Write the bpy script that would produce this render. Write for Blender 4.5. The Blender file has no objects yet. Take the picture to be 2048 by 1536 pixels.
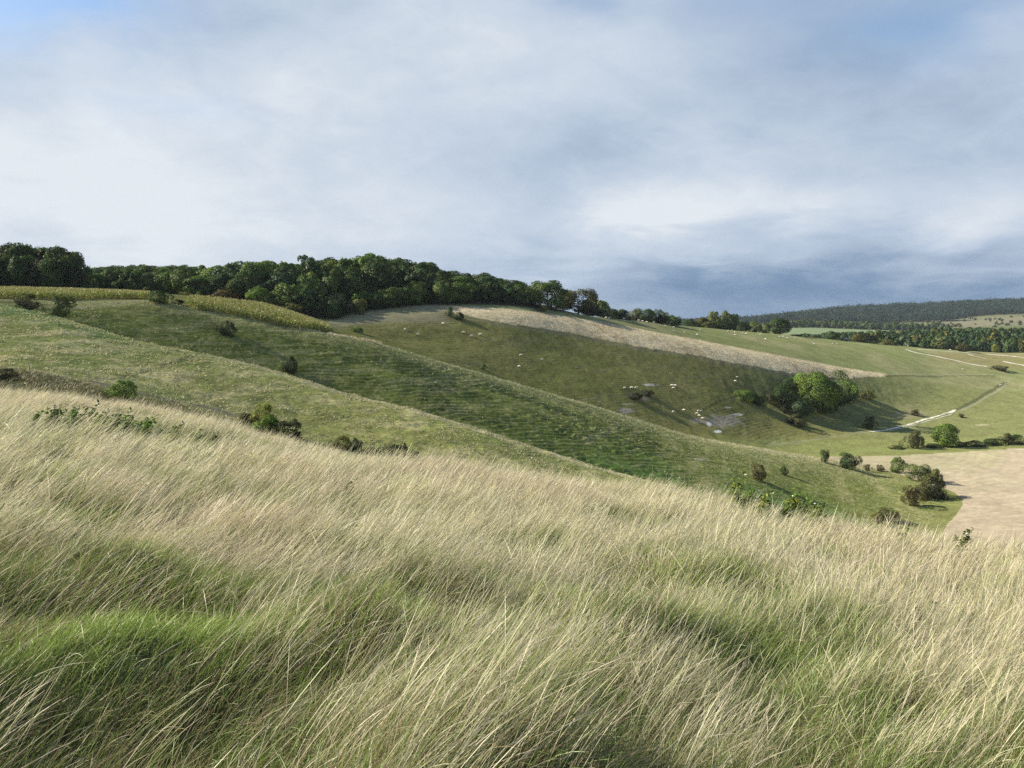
import bpy, math, numpy as np
R = math.radians
sc = bpy.context.scene
COL = sc.collection
rng = np.random.default_rng(7)

# ------------------------------------------------------------------ camera, sky, sun, exposure
F = 1560.0; PITCH = R(4.51)
cam_d = bpy.data.cameras.new('camera'); cam_d.sensor_width = 36; cam_d.lens = F / 2048 * 36
cam_d.clip_start = 0.1; cam_d.clip_end = 20000
cam = bpy.data.objects.new('camera', cam_d); COL.objects.link(cam)
cam.location = (0, 0, 0); cam.rotation_euler = (R(90) - PITCH, 0, 0)
sc.camera = cam
sc.view_settings.view_transform = 'Standard'; sc.view_settings.look = 'None'
sc.view_settings.exposure = 0.82; sc.view_settings.gamma = 1
sc.cycles.max_bounces = 5; sc.cycles.diffuse_bounces = 2; sc.cycles.transmission_bounces = 3
sc.cycles.glossy_bounces = 1; sc.cycles.transparent_max_bounces = 4; sc.cycles.volume_bounces = 0
sc.cycles.use_denoising = False
sc.cycles.sample_clamp_indirect = 4

SUN_AZ = -82.0; SUN_EL = 32.0          # degrees clockwise from +Y, above the horizon
sd = bpy.data.lights.new('sun', 'SUN'); sd.energy = 5.0; sd.angle = R(0.53); sd.color = (1.0, 0.93, 0.77)
sun = bpy.data.objects.new('sun', sd); COL.objects.link(sun)
sun.rotation_euler = (R(90 - SUN_EL), 0, R(-SUN_AZ) + math.pi)
sun.location = (-60, 40, 60)

world = bpy.data.worlds.new('World'); sc.world = world; world.use_nodes = True
def build_world():
    nt = world.node_tree; nt.nodes.clear(); N = nt.nodes; Lk = nt.links
    def n(t, **kw):
        x = N.new(t)
        for k, v in kw.items(): setattr(x, k, v)
        return x
    def val(x, i, v):
        if hasattr(v, 'is_output') or isinstance(v, bpy.types.NodeSocket): Lk.new(v, x.inputs[i])
        else: x.inputs[i].default_value = v
    def m(op, a, b=0.0, c=0.0, clamp=False):
        x = n('ShaderNodeMath', operation=op); x.use_clamp = clamp
        val(x, 0, a); val(x, 1, b)
        if op in ('MULTIPLY_ADD',): val(x, 2, c)
        return x.outputs[0]
    def mix(f, a, b):
        x = n('ShaderNodeMix', data_type='RGBA'); x.clamp_factor = True
        val(x, 0, f); val(x, 6, a); val(x, 7, b); return x.outputs[2]
    tc = n('ShaderNodeTexCoord'); sep = n('ShaderNodeSeparateXYZ'); Lk.new(tc.outputs['Generated'], sep.inputs[0])
    X, Y, Z = sep.outputs
    az = m('MULTIPLY', m('ARCTAN2', X, Y), 57.29578); el = m('MULTIPLY', m('ARCSINE', Z), 57.29578)
    # cloud-deck coordinates: the deck is a flat layer seen in perspective
    zz = m('ADD', m('MAXIMUM', Z, 0.0), 0.22)
    cx = m('DIVIDE', X, zz); cy = m('DIVIDE', Y, zz)
    comb = n('ShaderNodeCombineXYZ'); Lk.new(cx, comb.inputs[0]); Lk.new(cy, comb.inputs[1]); comb.inputs[2].default_value = 3.1
    def noise(vec, scale, detail, rough, dist=0.0, off=0.0):
        mp = n('ShaderNodeMapping'); Lk.new(vec, mp.inputs[0]); mp.inputs['Location'].default_value = (off, off * 1.7, off * .3)
        x = n('ShaderNodeTexNoise'); Lk.new(mp.outputs[0], x.inputs['Vector'])
        x.inputs['Scale'].default_value = scale; x.inputs['Detail'].default_value = detail
        x.inputs['Roughness'].default_value = rough; x.inputs['Distortion'].default_value = dist
        return x.outputs['Fac']
    ae = n('ShaderNodeCombineXYZ'); Lk.new(az, ae.inputs[0]); Lk.new(m('MULTIPLY', el, 2.0), ae.inputs[1])
    n_big = noise(comb.outputs[0], 0.8, 5, 0.5, 0.3)
    n_mid = noise(comb.outputs[0], 2.2, 8, 0.55, 0.5, 4.0)
    n_puff = noise(ae.outputs[0], 0.085, 7, 0.55, 0.3, 9.0)
    n_soft = noise(ae.outputs[0], 0.05, 4, 0.5, 0.6, 21.0)
    n_fine = noise(ae.outputs[0], 0.25, 8, 0.62, 0.4, 33.0)
    # wobble azimuth and elevation so that the cloud masses have ragged edges
    azw = m('ADD', az, m('MULTIPLY', m('SUBTRACT', n_puff, .5), 22.0))
    elw = m('ADD', el, m('MULTIPLY', m('SUBTRACT', n_mid, .5), 5.0))
    def blob(a0, e0, ra, re):
        da = m('DIVIDE', m('SUBTRACT', azw, a0), ra); de = m('DIVIDE', m('SUBTRACT', elw, e0), re)
        return m('EXPONENT', m('MULTIPLY', m('ADD', m('MULTIPLY', da, da), m('MULTIPLY', de, de)), -1.0))
    # brightness of the overcast: white masses minus slate ones
    b = m('ADD', 0.70, m('MULTIPLY', m('SUBTRACT', n_big, .5), 0.26))
    b = m('ADD', b, m('MULTIPLY', m('SUBTRACT', n_soft, .5), 0.30))
    b = m('ADD', b, m('MULTIPLY', m('SUBTRACT', n_puff, .5), 0.32))
    b = m('ADD', b, m('MULTIPLY', m('SUBTRACT', n_mid, .5), 0.24))
    b = m('ADD', b, m('MULTIPLY', m('SUBTRACT', n_fine, .5), 0.26))
    for (a0, e0, ra, re, w) in [(-27, 9, 15, 5, .30), (-16, 15, 12, 6, .16), (-8, 7, 8, 2.5, .10), (-33, 3.5, 16, 3, .14),
                                (11, 7.9, 6.5, 1.7, .34), (30, 7.0, 7, 2.6, .26), (20, 8.5, 5, 1.2, .14), (14, 4.6, 5, .8, .16),
                                (-2, 5.5, 12, 1.8, .08), (0, 20, 9, 5, .16), (17, 12.5, 6, 2, .10),
                                (-18, 11.8, 6, 2.4, -.12), (8, 11.5, 7, 2.4, -.18), (20, 17, 8, 5, -.12),
                                (25, .6, 21, 4.6, -.40), (6, 2.0, 12, 2.4, -.08), (27, 12, 9, 3, -.10), (14, 1.6, 8, 1.6, -.06)]:
        b = m('ADD', b, m('MULTIPLY', blob(a0, e0, ra, re), w))
    ramp = n('ShaderNodeValToRGB'); Lk.new(b, ramp.inputs[0]); cr = ramp.color_ramp
    stops = [(0.0, (.10, .178, .315)), (.25, (.17, .272, .43)), (.45, (.32, .42, .56)), (.65, (.47, .565, .70)), (.85, (.62, .695, .79)), (1.0, (.76, .81, .865))]
    cr.elements[0].position = 0; cr.elements[0].color = (*stops[0][1], 1)
    cr.elements[1].position = 1; cr.elements[1].color = (*stops[-1][1], 1)
    for p, c in stops[1:-1]:
        e = cr.elements.new(p); e.color = (*c, 1)
    # clear-sky gaps, plus unseen ones added overhead and behind to lower the fill light
    gap = 0.0
    for (a0, e0, ra, re, w) in [(-34, 19.5, 6, 3.2, 1.2), (-27, 21.8, 8, 1.9, .7), (4, 21.5, 4, 1.3, .5), (26, 18.2, 7, 2.2, .75), (18, 21.5, 8, 1.6, .45),
                                (33, 20.5, 5, 2, .55), (-22, 13.5, 4, 1, .15), ]:
        gap = m('ADD', gap, m('MULTIPLY', blob(a0, e0, ra, re), w))
    mr = n('ShaderNodeMapRange', interpolation_type='SMOOTHSTEP'); Lk.new(el, mr.inputs[0]); mr.inputs[1].default_value = 25; mr.inputs[2].default_value = 42; mr.inputs[3].default_value = 0; mr.inputs[4].default_value = 1.1
    gap = m('ADD', gap, mr.outputs[0])
    mr = n('ShaderNodeMapRange', interpolation_type='SMOOTHSTEP'); Lk.new(Y, mr.inputs[0]); mr.inputs[1].default_value = .45; mr.inputs[2].default_value = -.2; mr.inputs[3].default_value = 0; mr.inputs[4].default_value = .8
    gap = m('ADD', gap, mr.outputs[0])
    gap = m('MULTIPLY', gap, m('ADD', .35, m('MULTIPLY', n_soft, 1.3)), clamp=True)
    sky = n('ShaderNodeTexSky', sky_type='NISHITA'); sky.sun_disc = False
    sky.sun_elevation = R(SUN_EL); sky.sun_rotation = R(SUN_AZ % 360); sky.altitude = 150
    sky.air_density = 1.0; sky.dust_density = 0.6; sky.ozone_density = 1.5
    bg1 = n('ShaderNodeBackground'); Lk.new(sky.outputs[0], bg1.inputs[0]); bg1.inputs[1].default_value = 0.095
    bg2 = n('ShaderNodeBackground'); Lk.new(ramp.outputs[0], bg2.inputs[0]); bg2.inputs[1].default_value = 0.575
    mx = n('ShaderNodeMixShader'); Lk.new(gap, mx.inputs[0]); Lk.new(bg2.outputs[0], mx.inputs[1]); Lk.new(bg1.outputs[0], mx.inputs[2])
    out = n('ShaderNodeOutputWorld'); Lk.new(mx.outputs[0], out.inputs[0])
build_world()

# ------------------------------------------------------------------ helpers
def noise2(x, y, seed=0):
    x = np.asarray(x, float); y = np.asarray(y, float)
    xi = np.floor(x).astype(np.int64); yi = np.floor(y).astype(np.int64); fx = x - xi; fy = y - yi
    fx = fx * fx * (3 - 2 * fx); fy = fy * fy * (3 - 2 * fy)
    def h(a, b):
        k = (a * 374761393 + b * 668265263 + seed * 974634777) & 0xffffffff
        k = ((k ^ (k >> 13)) * 1274126177) & 0xffffffff
        k = ((k ^ (k >> 16)) * 2246822519) & 0xffffffff
        return ((k ^ (k >> 15)) & 0xffff) / 65535.0
    return (h(xi, yi) * (1 - fx) + h(xi + 1, yi) * fx) * (1 - fy) + (h(xi, yi + 1) * (1 - fx) + h(xi + 1, yi + 1) * fx) * fy
def fbm(x, y, octv=4, seed=0):
    s = 0; a = .5; t = 0
    for i in range(octv):
        s = s + a * noise2(x * 2 ** i, y * 2 ** i, seed + i * 17); t += a; a *= .5
    return s / t
def sst(a, b, x):
    t = np.clip((x - a) / (b - a), 0, 1); return t * t * (3 - 2 * t)
def lerp3(a, b, t): return a + (b - a) * t[..., None]

def pchip_d(x, y):                     # slopes along the last axis
    h = np.diff(x, axis=-1); d = np.diff(y, axis=-1) / h
    w1 = 2 * h[..., 1:] + h[..., :-1]; w2 = h[..., 1:] + 2 * h[..., :-1]
    same = d[..., 1:] * d[..., :-1] > 0
    with np.errstate(all='ignore'):
        m = (w1 + w2) / (w1 / d[..., :-1] + w2 / d[..., 1:])
    m = np.where(same, m, 0)
    return np.concatenate([d[..., :1], m, d[..., -1:]], -1)
def herm(x0, x1, y0, y1, d0, d1, x):
    h = x1 - x0; t = (x - x0) / h; t2 = t * t; t3 = t2 * t
    return (2*t3 - 3*t2 + 1) * y0 + (t3 - 2*t2 + t) * h * d0 + (3*t2 - 2*t3) * y1 + (t3 - t2) * h * d1
def interp_s(xs, ys, x):
    xs = np.array(xs, float); ys = np.array(ys, float); d = pchip_d(xs, ys); d[0] = 0; d[-1] = 0
    x = np.clip(x, xs[0], xs[-1]); i = np.clip(np.searchsorted(xs, x) - 1, 0, len(xs) - 2)
    return herm(xs[i], xs[i+1], ys[i], ys[i+1], d[i], d[i+1], x)
def tanv(v): return -np.tan(np.arctan((np.asarray(v, float) - 768) / F) + PITCH)      # z / Y for an image row
def pix(u, v, Y):
    """point at forward distance Y seen at pixel (u, v) of the 2048-wide photograph"""
    u = np.asarray(u, float); v = np.asarray(v, float)
    fy = F * math.cos(PITCH) + (768 - v) * math.sin(PITCH); fz = -F * math.sin(PITCH) + (768 - v) * math.cos(PITCH)
    return (u - 1024) / fy * Y, Y + 0 * u, fz / fy * Y
def proj(X, Y, Z):
    f = Y * math.cos(PITCH) - Z * math.sin(PITCH); up = Y * math.sin(PITCH) + Z * math.cos(PITCH)
    return 1024 + F * X / f, 768 - F * up / f

# ------------------------------------------------------------------ terrain: a family of cross-country lines, near to far
S0 = 12.0                               # the fan of columns starts 12 m behind the camera
def PL(X, Y, d=0): return (X, Y, -1.65 - .13 * X - .14 * Y + d)
W = 'w'
KN = [
 [(W, *PL(-20, -10)), (W, *PL(20, -10))],
 [(W, *PL(-20, 0)), (W, *PL(0, 0)), (W, *PL(20, 0))],
 [(W, *PL(-24, 8)), (W, *PL(-8, 8)), (W, *PL(0, 8)), (W, *PL(6, 7.2)), (W, *PL(20, 7))],
 [(W, *PL(-24, 15.5)), (0,875,16),(300,905,17),(600,935,18),(900,985,17),(1200,1040,15),(1400,1085,13),(1700,1160,11),(2048,1250,9.5),(W, *PL(20, 9))],
 [(W, *PL(-30, 23, -.1)), (W, *PL(-14, 23, -.12)), (W, *PL(-9, 24, -.15)), (W, *PL(-3, 25, -.2)), (W, *PL(2, 21, -.2)), (W, *PL(5, 16.5, 0)), (W, *PL(8, 13, 0)), (W, *PL(22, 12, 0))],
 [(-300,775,40),(0,792,40),(200,814,38),(400,853,36),(500,880,34),(600,914,32),(700,936,31),(800,950,30),(1000,972,27),(1200,990,25),(1400,1016,22),(1600,1064,20),(1800,1105,18),(1900,1128,17),(2048,1150,16),(2300,1185,15)],
 [(0,800,65),(400,870,65),(700,960,62),(1000,1030,60),(1400,1120,62),(1900,1230,65),(2048,1250,65)],
 [(0,737,100),(178,765,103),(427,822,105),(600,875,103),(700,900,101),(875,928,99),(1100,985,97),(1350,1040,98),(1600,1120,100),(1850,1180,105),(2048,1200,108)],
 [(-200,600,150),(0,612,150),(60,622,150),(150,645,148),(250,672,146),(330,690,144),(400,706,142),(500,730,140),(600,760,137),(700,790,134),(800,815,131),(900,842,128),(1000,872,126),(1100,905,124),(1200,938,122),(1300,965,122),(1360,984,124),(1500,1050,125),(1700,1110,130),(1850,1130,135),(2048,1140,138)],
 [(0,609,157),(100,629,157),(150,648,156),(250,684,156),(400,722,158),(600,790,156),(900,885,148),(1200,1000,141),(1360,1030,140),(1516,1040,142),(1650,1060,148),(1750,1070,155),(1850,1075,160),(2048,1075,160)],
 [(0,603,165),(150,626,167),(300,640,170),(400,660,170),(600,705,172),(750,735,174),(900,790,172),(1100,850,172),(1300,905,174),(1516,963,176),(1650,1000,180),(1750,1008,186),(1850,1012,188),(2048,1012,188)],
 [(0,600,172),(150,609,178),(300,605,182),(400,620,182),(500,640,182),(600,660,183),(660,668,184),(740,680,188),(800,697,190),(900,727,194),(1000,757,198),(1100,787,203),(1200,817,208),(1300,848,213),(1400,874,218),(1500,893,224),(1600,910,230),(1700,928,236),(1760,938,238),(2048,939,238)],
 [(0,590,195),(300,600,205),(400,606,208),(500,618,208),(600,645,206),(660,668,208),(740,695,208),(900,750,214),(1000,785,218),(1200,850,225),(1400,893,235),(1500,905,243),(1600,915,252),(1700,918,257),(2048,918,257)],
 [(0,584,225),(300,594,232),(500,610,230),(600,640,226),(660,662,226),(740,685,226),(900,735,232),(1000,770,238),(1200,830,243),(1400,880,252),(1500,893,262),(1600,900,272),(1750,899,278),(2048,893,283)],
 [(0,580,240),(300,591,248),(500,606,245),(600,634,240),(660,652,242),(740,668,246),(800,680,252),(900,690,262),(1000,702,270),(1200,735,285),(1400,775,300),(1600,830,315),(1700,840,325),(1800,842,335),(2048,840,340)],
 [(0,578,252),(300,589,260),(500,604,254),(600,631,250),(660,645,254),(740,645,265),(800,637,275),(900,622,292),(1000,624,300),(1200,650,328),(1500,703,355),(1770,750,385),(1900,770,400),(2048,785,405)],
 [(0,577,262),(300,588,270),(500,602,264),(600,628,261),(650,640,265),(720,628,282),(800,617,292),(900,612,305),(1000,612,315),(1100,621,338),(1200,634,355),(1300,645,390),(1400,655,430),(1500,664,450),(1600,673,470),(1700,683,490),(1800,692,510),(1900,700,530),(2048,706,540)],
 [(0,572,330),(300,578,340),(500,572,340),(745,578,345),(900,588,350),(1050,605,370),(1200,638,410),(1300,662,450),(1500,687,530),(1700,708,570),(1900,722,600),(2048,728,610)],
 [(0,600,700),(700,610,700),(1200,665,700),(1500,690,700),(1700,700,690),(1900,702,690),(2048,704,690)],
 [(0,620,900),(1000,650,900),(1500,680,900),(1900,688,900),(2048,690,900)],
 [(0,630,1150),(1500,671,1150),(1760,673,1150),(2048,678,1150)],
 [(0,640,1450),(1500,660,1450),(1600,656,1450),(1760,661,1450),(1900,664,1450),(2048,660,1450)],
 [(0,645,1900),(1400,655,1900),(1600,647,1900),(1760,648,1900),(1900,645,1900),(2048,637,1900)],
 [(0,655,2600),(1300,655,2600),(1400,651,2600),(1500,646,2600),(1600,635,2600),(1700,624,2600),(1800,619,2600),(1900,615,2600),(2048,609,2600),(2300,605,2600)],
 [(W,-4000,4200,-90),(W,4000,4200,-90)],
]
CUR = []
for kn in KN:
    P = []
    for e in kn:
        if e[0] == 'w': P.append(e[1:])
        else: P.append(tuple(float(q) for q in pix(e[0], e[1], e[2])))
    P.sort(key=lambda p: p[0] / (p[1] + S0))
    CUR.append((np.array([p[0] / (p[1] + S0) for p in P]), np.array([p[1] for p in P]), np.array([p[2] for p in P])))
NK = len(CUR)
def curves_at(s):
    return (np.stack([interp_s(c[0], c[1], s) for c in CUR], -1), np.stack([interp_s(c[0], c[2], s) for c in CUR], -1))
_tab_s = np.linspace(-1.3, 1.3, 2601)
_tY, _tZ = curves_at(_tab_s)
_k = np.ones(9) / 9
for A in (_tY, _tZ):                    # iron the kinks of the lines
    for j in range(NK):
        A[:, j] = np.convolve(np.pad(A[:, j], 4, mode='edge'), _k, 'valid')
_tD = pchip_d(_tY, _tZ)
def tab(s):
    f = np.clip((s + 1.3) / .001, 0, 2599.999); i = f.astype(int); t = (f - i)[..., None]
    return (_tY[i] * (1 - t) + _tY[i+1] * t, _tZ[i] * (1 - t) + _tZ[i+1] * t, _tD[i] * (1 - t) + _tD[i+1] * t)
def detail(X, Y, Z, q):
    """small relief laid on the big shape; q = index of the line below + fraction"""
    d = 0
    near = 1 - sst(4.8, 6.0, q)
    d = d + near * ((fbm(X * 1.0, Y * 1.0, 2, 5) - .5) * .55 * sst(22, 12, Y) + (fbm(X * .9, Y * .9, 2, 5) - .5) * .15 + (fbm(X * .16, Y * .16, 2, 9) - .5) * .5) * sst(-6, 3, Y)
    far = sst(5.2, 6.2, q)
    d = d + far * (fbm(X * .03, Y * .03, 3, 21) - .5) * 1.3 * (1 - .6 * sst(15.5, 16.2, q))
    sp1 = sst(6.6, 7.2, q) * (1 - sst(8.2, 8.8, q))
    d = d + sp1 * (fbm(X * .5, Y * .5, 3, 31) - .5) * .45
    fl = sst(8.9, 9.5, q) * (1 - sst(11.0, 11.4, q))
    u = (Z / Y * 172 + (fbm(X * .02, Y * .02, 3, 41) - .5) * 1.6 + (fbm(X * .05, Y * .25, 3, 43) - .5) * 1.5) / .80 + (fbm(X * .12, Y * .2, 2, 44) - .5) * 1.2
    saw = u - np.floor(u); st = np.where(saw < .75, saw / .75, (1 - saw) / .25)
    fade = 1 - .75 * sst(10.45, 10.95, q)
    patch = .15 + 1.1 * sst(.35, .62, fbm(X * .10, Y * .25, 3, 47))
    S_ = X / (Y + S0); fade = fade * sst(.26, .16, S_)
    d = d + fl * fade * patch * (st - .5) * .28 + fl * (fbm(X * .45, Y * .45, 3, 51) - .5) * .42
    h3 = sst(12.6, 13.2, q) * (1 - sst(14.7, 15.2, q))
    u = (Z + (fbm(X * .02, Y * .02, 3, 61) - .5) * 1.6) / .7
    saw = u - np.floor(u); st = np.where(saw < .75, saw / .75, (1 - saw) / .25)
    d = d + h3 * ((st - .5) * .08 * sst(.35, .6, fbm(X * .07, Y * .2, 3, 67)) + (fbm(X * .4, Y * .4, 3, 64) - .5) * .38)
    return d
def height(X, Y, full=False):
    X = np.atleast_1d(np.asarray(X, float)); Y = np.atleast_1d(np.asarray(Y, float))
    s = X / (Y + S0); y, z, dd = tab(s)
    j = np.clip((Y[:, None] >= y).sum(1) - 1, 0, NK - 2); r = np.arange(len(X))
    y0, y1 = y[r, j], y[r, j+1]; Yc = np.clip(Y, y[:, 0], y[:, -1])
    Z = herm(y0, y1, z[r, j], z[r, j+1], dd[r, j], dd[r, j+1], Yc)
    q = j + (Yc - y0) / (y1 - y0)
    H = Z + detail(X, Y, Z, q)
    return (H, q) if full else H
def hit(u, v, ymin=60, ymax=3000):
    """ground point seen at a pixel, looked for between two distances"""
    Y = np.exp(np.linspace(math.log(ymin), math.log(ymax), 3000)); x, _, z = pix(u, v, Y)
    H = height(x, Y); below = z <= H
    i = int(np.argmax(below)) if below.any() else len(Y) - 1
    return np.array([x[i], Y[i], H[i]])
def on(u, Y):
    x, _, _ = pix(u, 700, Y); return np.array([float(x), Y, float(height([float(x)], [Y])[0])])

def mesh_np(name, V, Q, mat=None, smooth=False, colv=None, tris=False):
    """one mesh from numpy arrays (quads or triangles)"""
    k = Q.shape[1]; me = bpy.data.meshes.new(name)
    me.vertices.add(len(V)); me.vertices.foreach_set('co', np.ascontiguousarray(V, np.float32).ravel())
    me.loops.add(Q.size); me.loops.foreach_set('vertex_index', np.ascontiguousarray(Q, np.int32).ravel())
    me.polygons.add(len(Q)); me.polygons.foreach_set('loop_start', np.arange(0, Q.size, k, dtype=np.int32))
    me.polygons.foreach_set('loop_total', np.full(len(Q), k, np.int32))
    me.polygons.foreach_set('use_smooth', np.full(len(Q), smooth, bool))
    if colv is not None:
        a = me.color_attributes.new('Col', 'FLOAT_COLOR', 'POINT')
        c = np.ones((len(V), 4), np.float32); c[:, :3] = colv; a.data.foreach_set('color', c.ravel())
    me.update()
    if mat: me.materials.append(mat)
    return me
def ob(name, me, parent=None, **props):
    o = bpy.data.objects.new(name, me); COL.objects.link(o)
    if parent: o.parent = parent
    for k, v in props.items(): o[k] = v
    return o
def tag(o, label=None, category=None, group=None, kind=None):
    if label: o['label'] = label
    if category: o['category'] = category
    if group: o['group'] = group
    if kind: o['kind'] = kind
    return o

# ------------------------------------------------------------------ materials
def new_mat(name):
    m = bpy.data.materials.new(name); m.use_nodes = True; m.node_tree.nodes.clear(); return m, m.node_tree.nodes, m.node_tree.links
def ground_mat(name, scale=1.0, contrast=.5, bump=.5, bdist=.12):
    m, N, L = new_mat(name)
    at = N.new('ShaderNodeAttribute'); at.attribute_name = 'Col'
    tc = N.new('ShaderNodeTexCoord')
    n1 = N.new('ShaderNodeTexNoise'); n1.inputs['Scale'].default_value = 1.1 * scale; n1.inputs['Detail'].default_value = 8; n1.inputs['Roughness'].default_value = .68
    n2 = N.new('ShaderNodeTexNoise'); n2.inputs['Scale'].default_value = .09 * scale; n2.inputs['Detail'].default_value = 6; n2.inputs['Roughness'].default_value = .6
    L.new(tc.outputs['Object'], n1.inputs['Vector']); L.new(tc.outputs['Object'], n2.inputs['Vector'])
    mr = N.new('ShaderNodeMapRange'); mr.inputs[1].default_value = .3; mr.inputs[2].default_value = .7; mr.inputs[3].default_value = 1 - contrast; mr.inputs[4].default_value = 1 + contrast
    L.new(n1.outputs['Fac'], mr.inputs[0])
    mr2 = N.new('ShaderNodeMapRange'); mr2.inputs[1].default_value = .3; mr2.inputs[2].default_value = .7; mr2.inputs[3].default_value = .82; mr2.inputs[4].default_value = 1.18
    L.new(n2.outputs['Fac'], mr2.inputs[0])
    mu = N.new('ShaderNodeMath'); mu.operation = 'MULTIPLY'; L.new(mr.outputs[0], mu.inputs[0]); L.new(mr2.outputs[0], mu.inputs[1])
    vm = N.new('ShaderNodeVectorMath'); vm.operation = 'SCALE'; L.new(at.outputs['Color'], vm.inputs[0]); L.new(mu.outputs[0], vm.inputs['Scale'])
    bp = N.new('ShaderNodeBump'); bp.inputs['Strength'].default_value = bump; bp.inputs['Distance'].default_value = bdist; L.new(n1.outputs['Fac'], bp.inputs['Height'])
    d = N.new('ShaderNodeBsdfDiffuse'); d.inputs['Roughness'].default_value = .8
    L.new(vm.outputs[0], d.inputs['Color']); L.new(bp.outputs[0], d.inputs['Normal'])
    o = N.new('ShaderNodeOutputMaterial'); L.new(d.outputs[0], o.inputs[0]); return m
def leaf_mat(name, trans=.35, objcol=True, gloss=.06):
    m, N, L = new_mat(name)
    at = N.new('ShaderNodeAttribute'); at.attribute_name = 'Col'
    vm = N.new('ShaderNodeVectorMath'); vm.operation = 'MULTIPLY'; L.new(at.outputs['Color'], vm.inputs[0])
    if objcol:
        oi = N.new('ShaderNodeObjectInfo'); L.new(oi.outputs['Color'], vm.inputs[1])
    else: vm.inputs[1].default_value = (1, 1, 1)
    d = N.new('ShaderNodeBsdfDiffuse'); L.new(vm.outputs[0], d.inputs[0])
    t = N.new('ShaderNodeBsdfTranslucent'); L.new(vm.outputs[0], t.inputs[0])
    mx = N.new('ShaderNodeMixShader'); mx.inputs[0].default_value = trans; L.new(d.outputs[0], mx.inputs[1]); L.new(t.outputs[0], mx.inputs[2])
    g = N.new('ShaderNodeBsdfGlossy'); g.inputs['Roughness'].default_value = .45; g.inputs[0].default_value = (.9, .9, .85, 1)
    m2 = N.new('ShaderNodeMixShader'); m2.inputs[0].default_value = gloss; L.new(mx.outputs[0], m2.inputs[1]); L.new(g.outputs[0], m2.inputs[2])
    o = N.new('ShaderNodeOutputMaterial'); L.new(m2.outputs[0], o.inputs[0]); return m
def plain_mat(name, col, var=.25, scale=8, rough=.8, bump=.3):
    m, N, L = new_mat(name)
    tc = N.new('ShaderNodeTexCoord'); n1 = N.new('ShaderNodeTexNoise'); n1.inputs['Scale'].default_value = scale; n1.inputs['Detail'].default_value = 6
    L.new(tc.outputs['Object'], n1.inputs['Vector'])
    mr = N.new('ShaderNodeMapRange'); mr.inputs[1].default_value = .3; mr.inputs[2].default_value = .7; mr.inputs[3].default_value = 1 - var; mr.inputs[4].default_value = 1 + var
    L.new(n1.outputs['Fac'], mr.inputs[0])
    vm = N.new('ShaderNodeVectorMath'); vm.operation = 'SCALE'; vm.inputs[0].default_value = col; L.new(mr.outputs[0], vm.inputs['Scale'])
    bp = N.new('ShaderNodeBump'); bp.inputs['Strength'].default_value = bump; bp.inputs['Distance'].default_value = .03; L.new(n1.outputs['Fac'], bp.inputs['Height'])
    p = N.new('ShaderNodeBsdfPrincipled'); p.inputs['Roughness'].default_value = rough; L.new(vm.outputs[0], p.inputs['Base Color']); L.new(bp.outputs[0], p.inputs['Normal'])
    o = N.new('ShaderNodeOutputMaterial'); L.new(p.outputs[0], o.inputs[0]); return m
M_ground = ground_mat('grassland', 1.5, .42, .6, .2)
M_near = ground_mat('meadow_floor', 8, .5, .8, .03)
M_field = ground_mat('stubble', 1.6, .12, .25, .05)
M_chalk = ground_mat('chalk', 3, .25, .4, .05)
M_grass = leaf_mat('grass_blades', .38, False, .035)
M_leaf = leaf_mat('foliage', .30, True, .015)
M_crop = leaf_mat('maize_leaves', .35, False, .04)
M_bark = plain_mat('bark', (.10, .085, .065), .35, 6)
M_wood = plain_mat('weathered_wood', (.24, .21, .17), .3, 12)
M_wire = plain_mat('galvanised_wire', (.3, .3, .3), .1, 30, .4)
M_wool = plain_mat('wool', (.62, .57, .47), .15, 9, .95, .8)
M_face = plain_mat('sheep_face', (.12, .10, .085), .15, 9)

# ------------------------------------------------------------------ terrain mesh
def polyd(px, py, pts):
    """distance in plan from points to a polyline"""
    best = np.full(px.shape, 1e9)
    for (x0, y0), (x1, y1) in zip(pts[:-1], pts[1:]):
        dx, dy = x1 - x0, y1 - y0; t = np.clip(((px - x0) * dx + (py - y0) * dy) / (dx * dx + dy * dy + 1e-9), 0, 1)
        best = np.minimum(best, np.hypot(px - x0 - t * dx, py - y0 - t * dy))
    return best
def gl(pts, ymin, ymax=3000): return [tuple(hit(u, v, ymin, ymax)[:2]) for u, v in pts]
C = lambda *a: np.array(a, float)
def mixc(base, col, w): return base + (col - base) * w[:, None]

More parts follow.
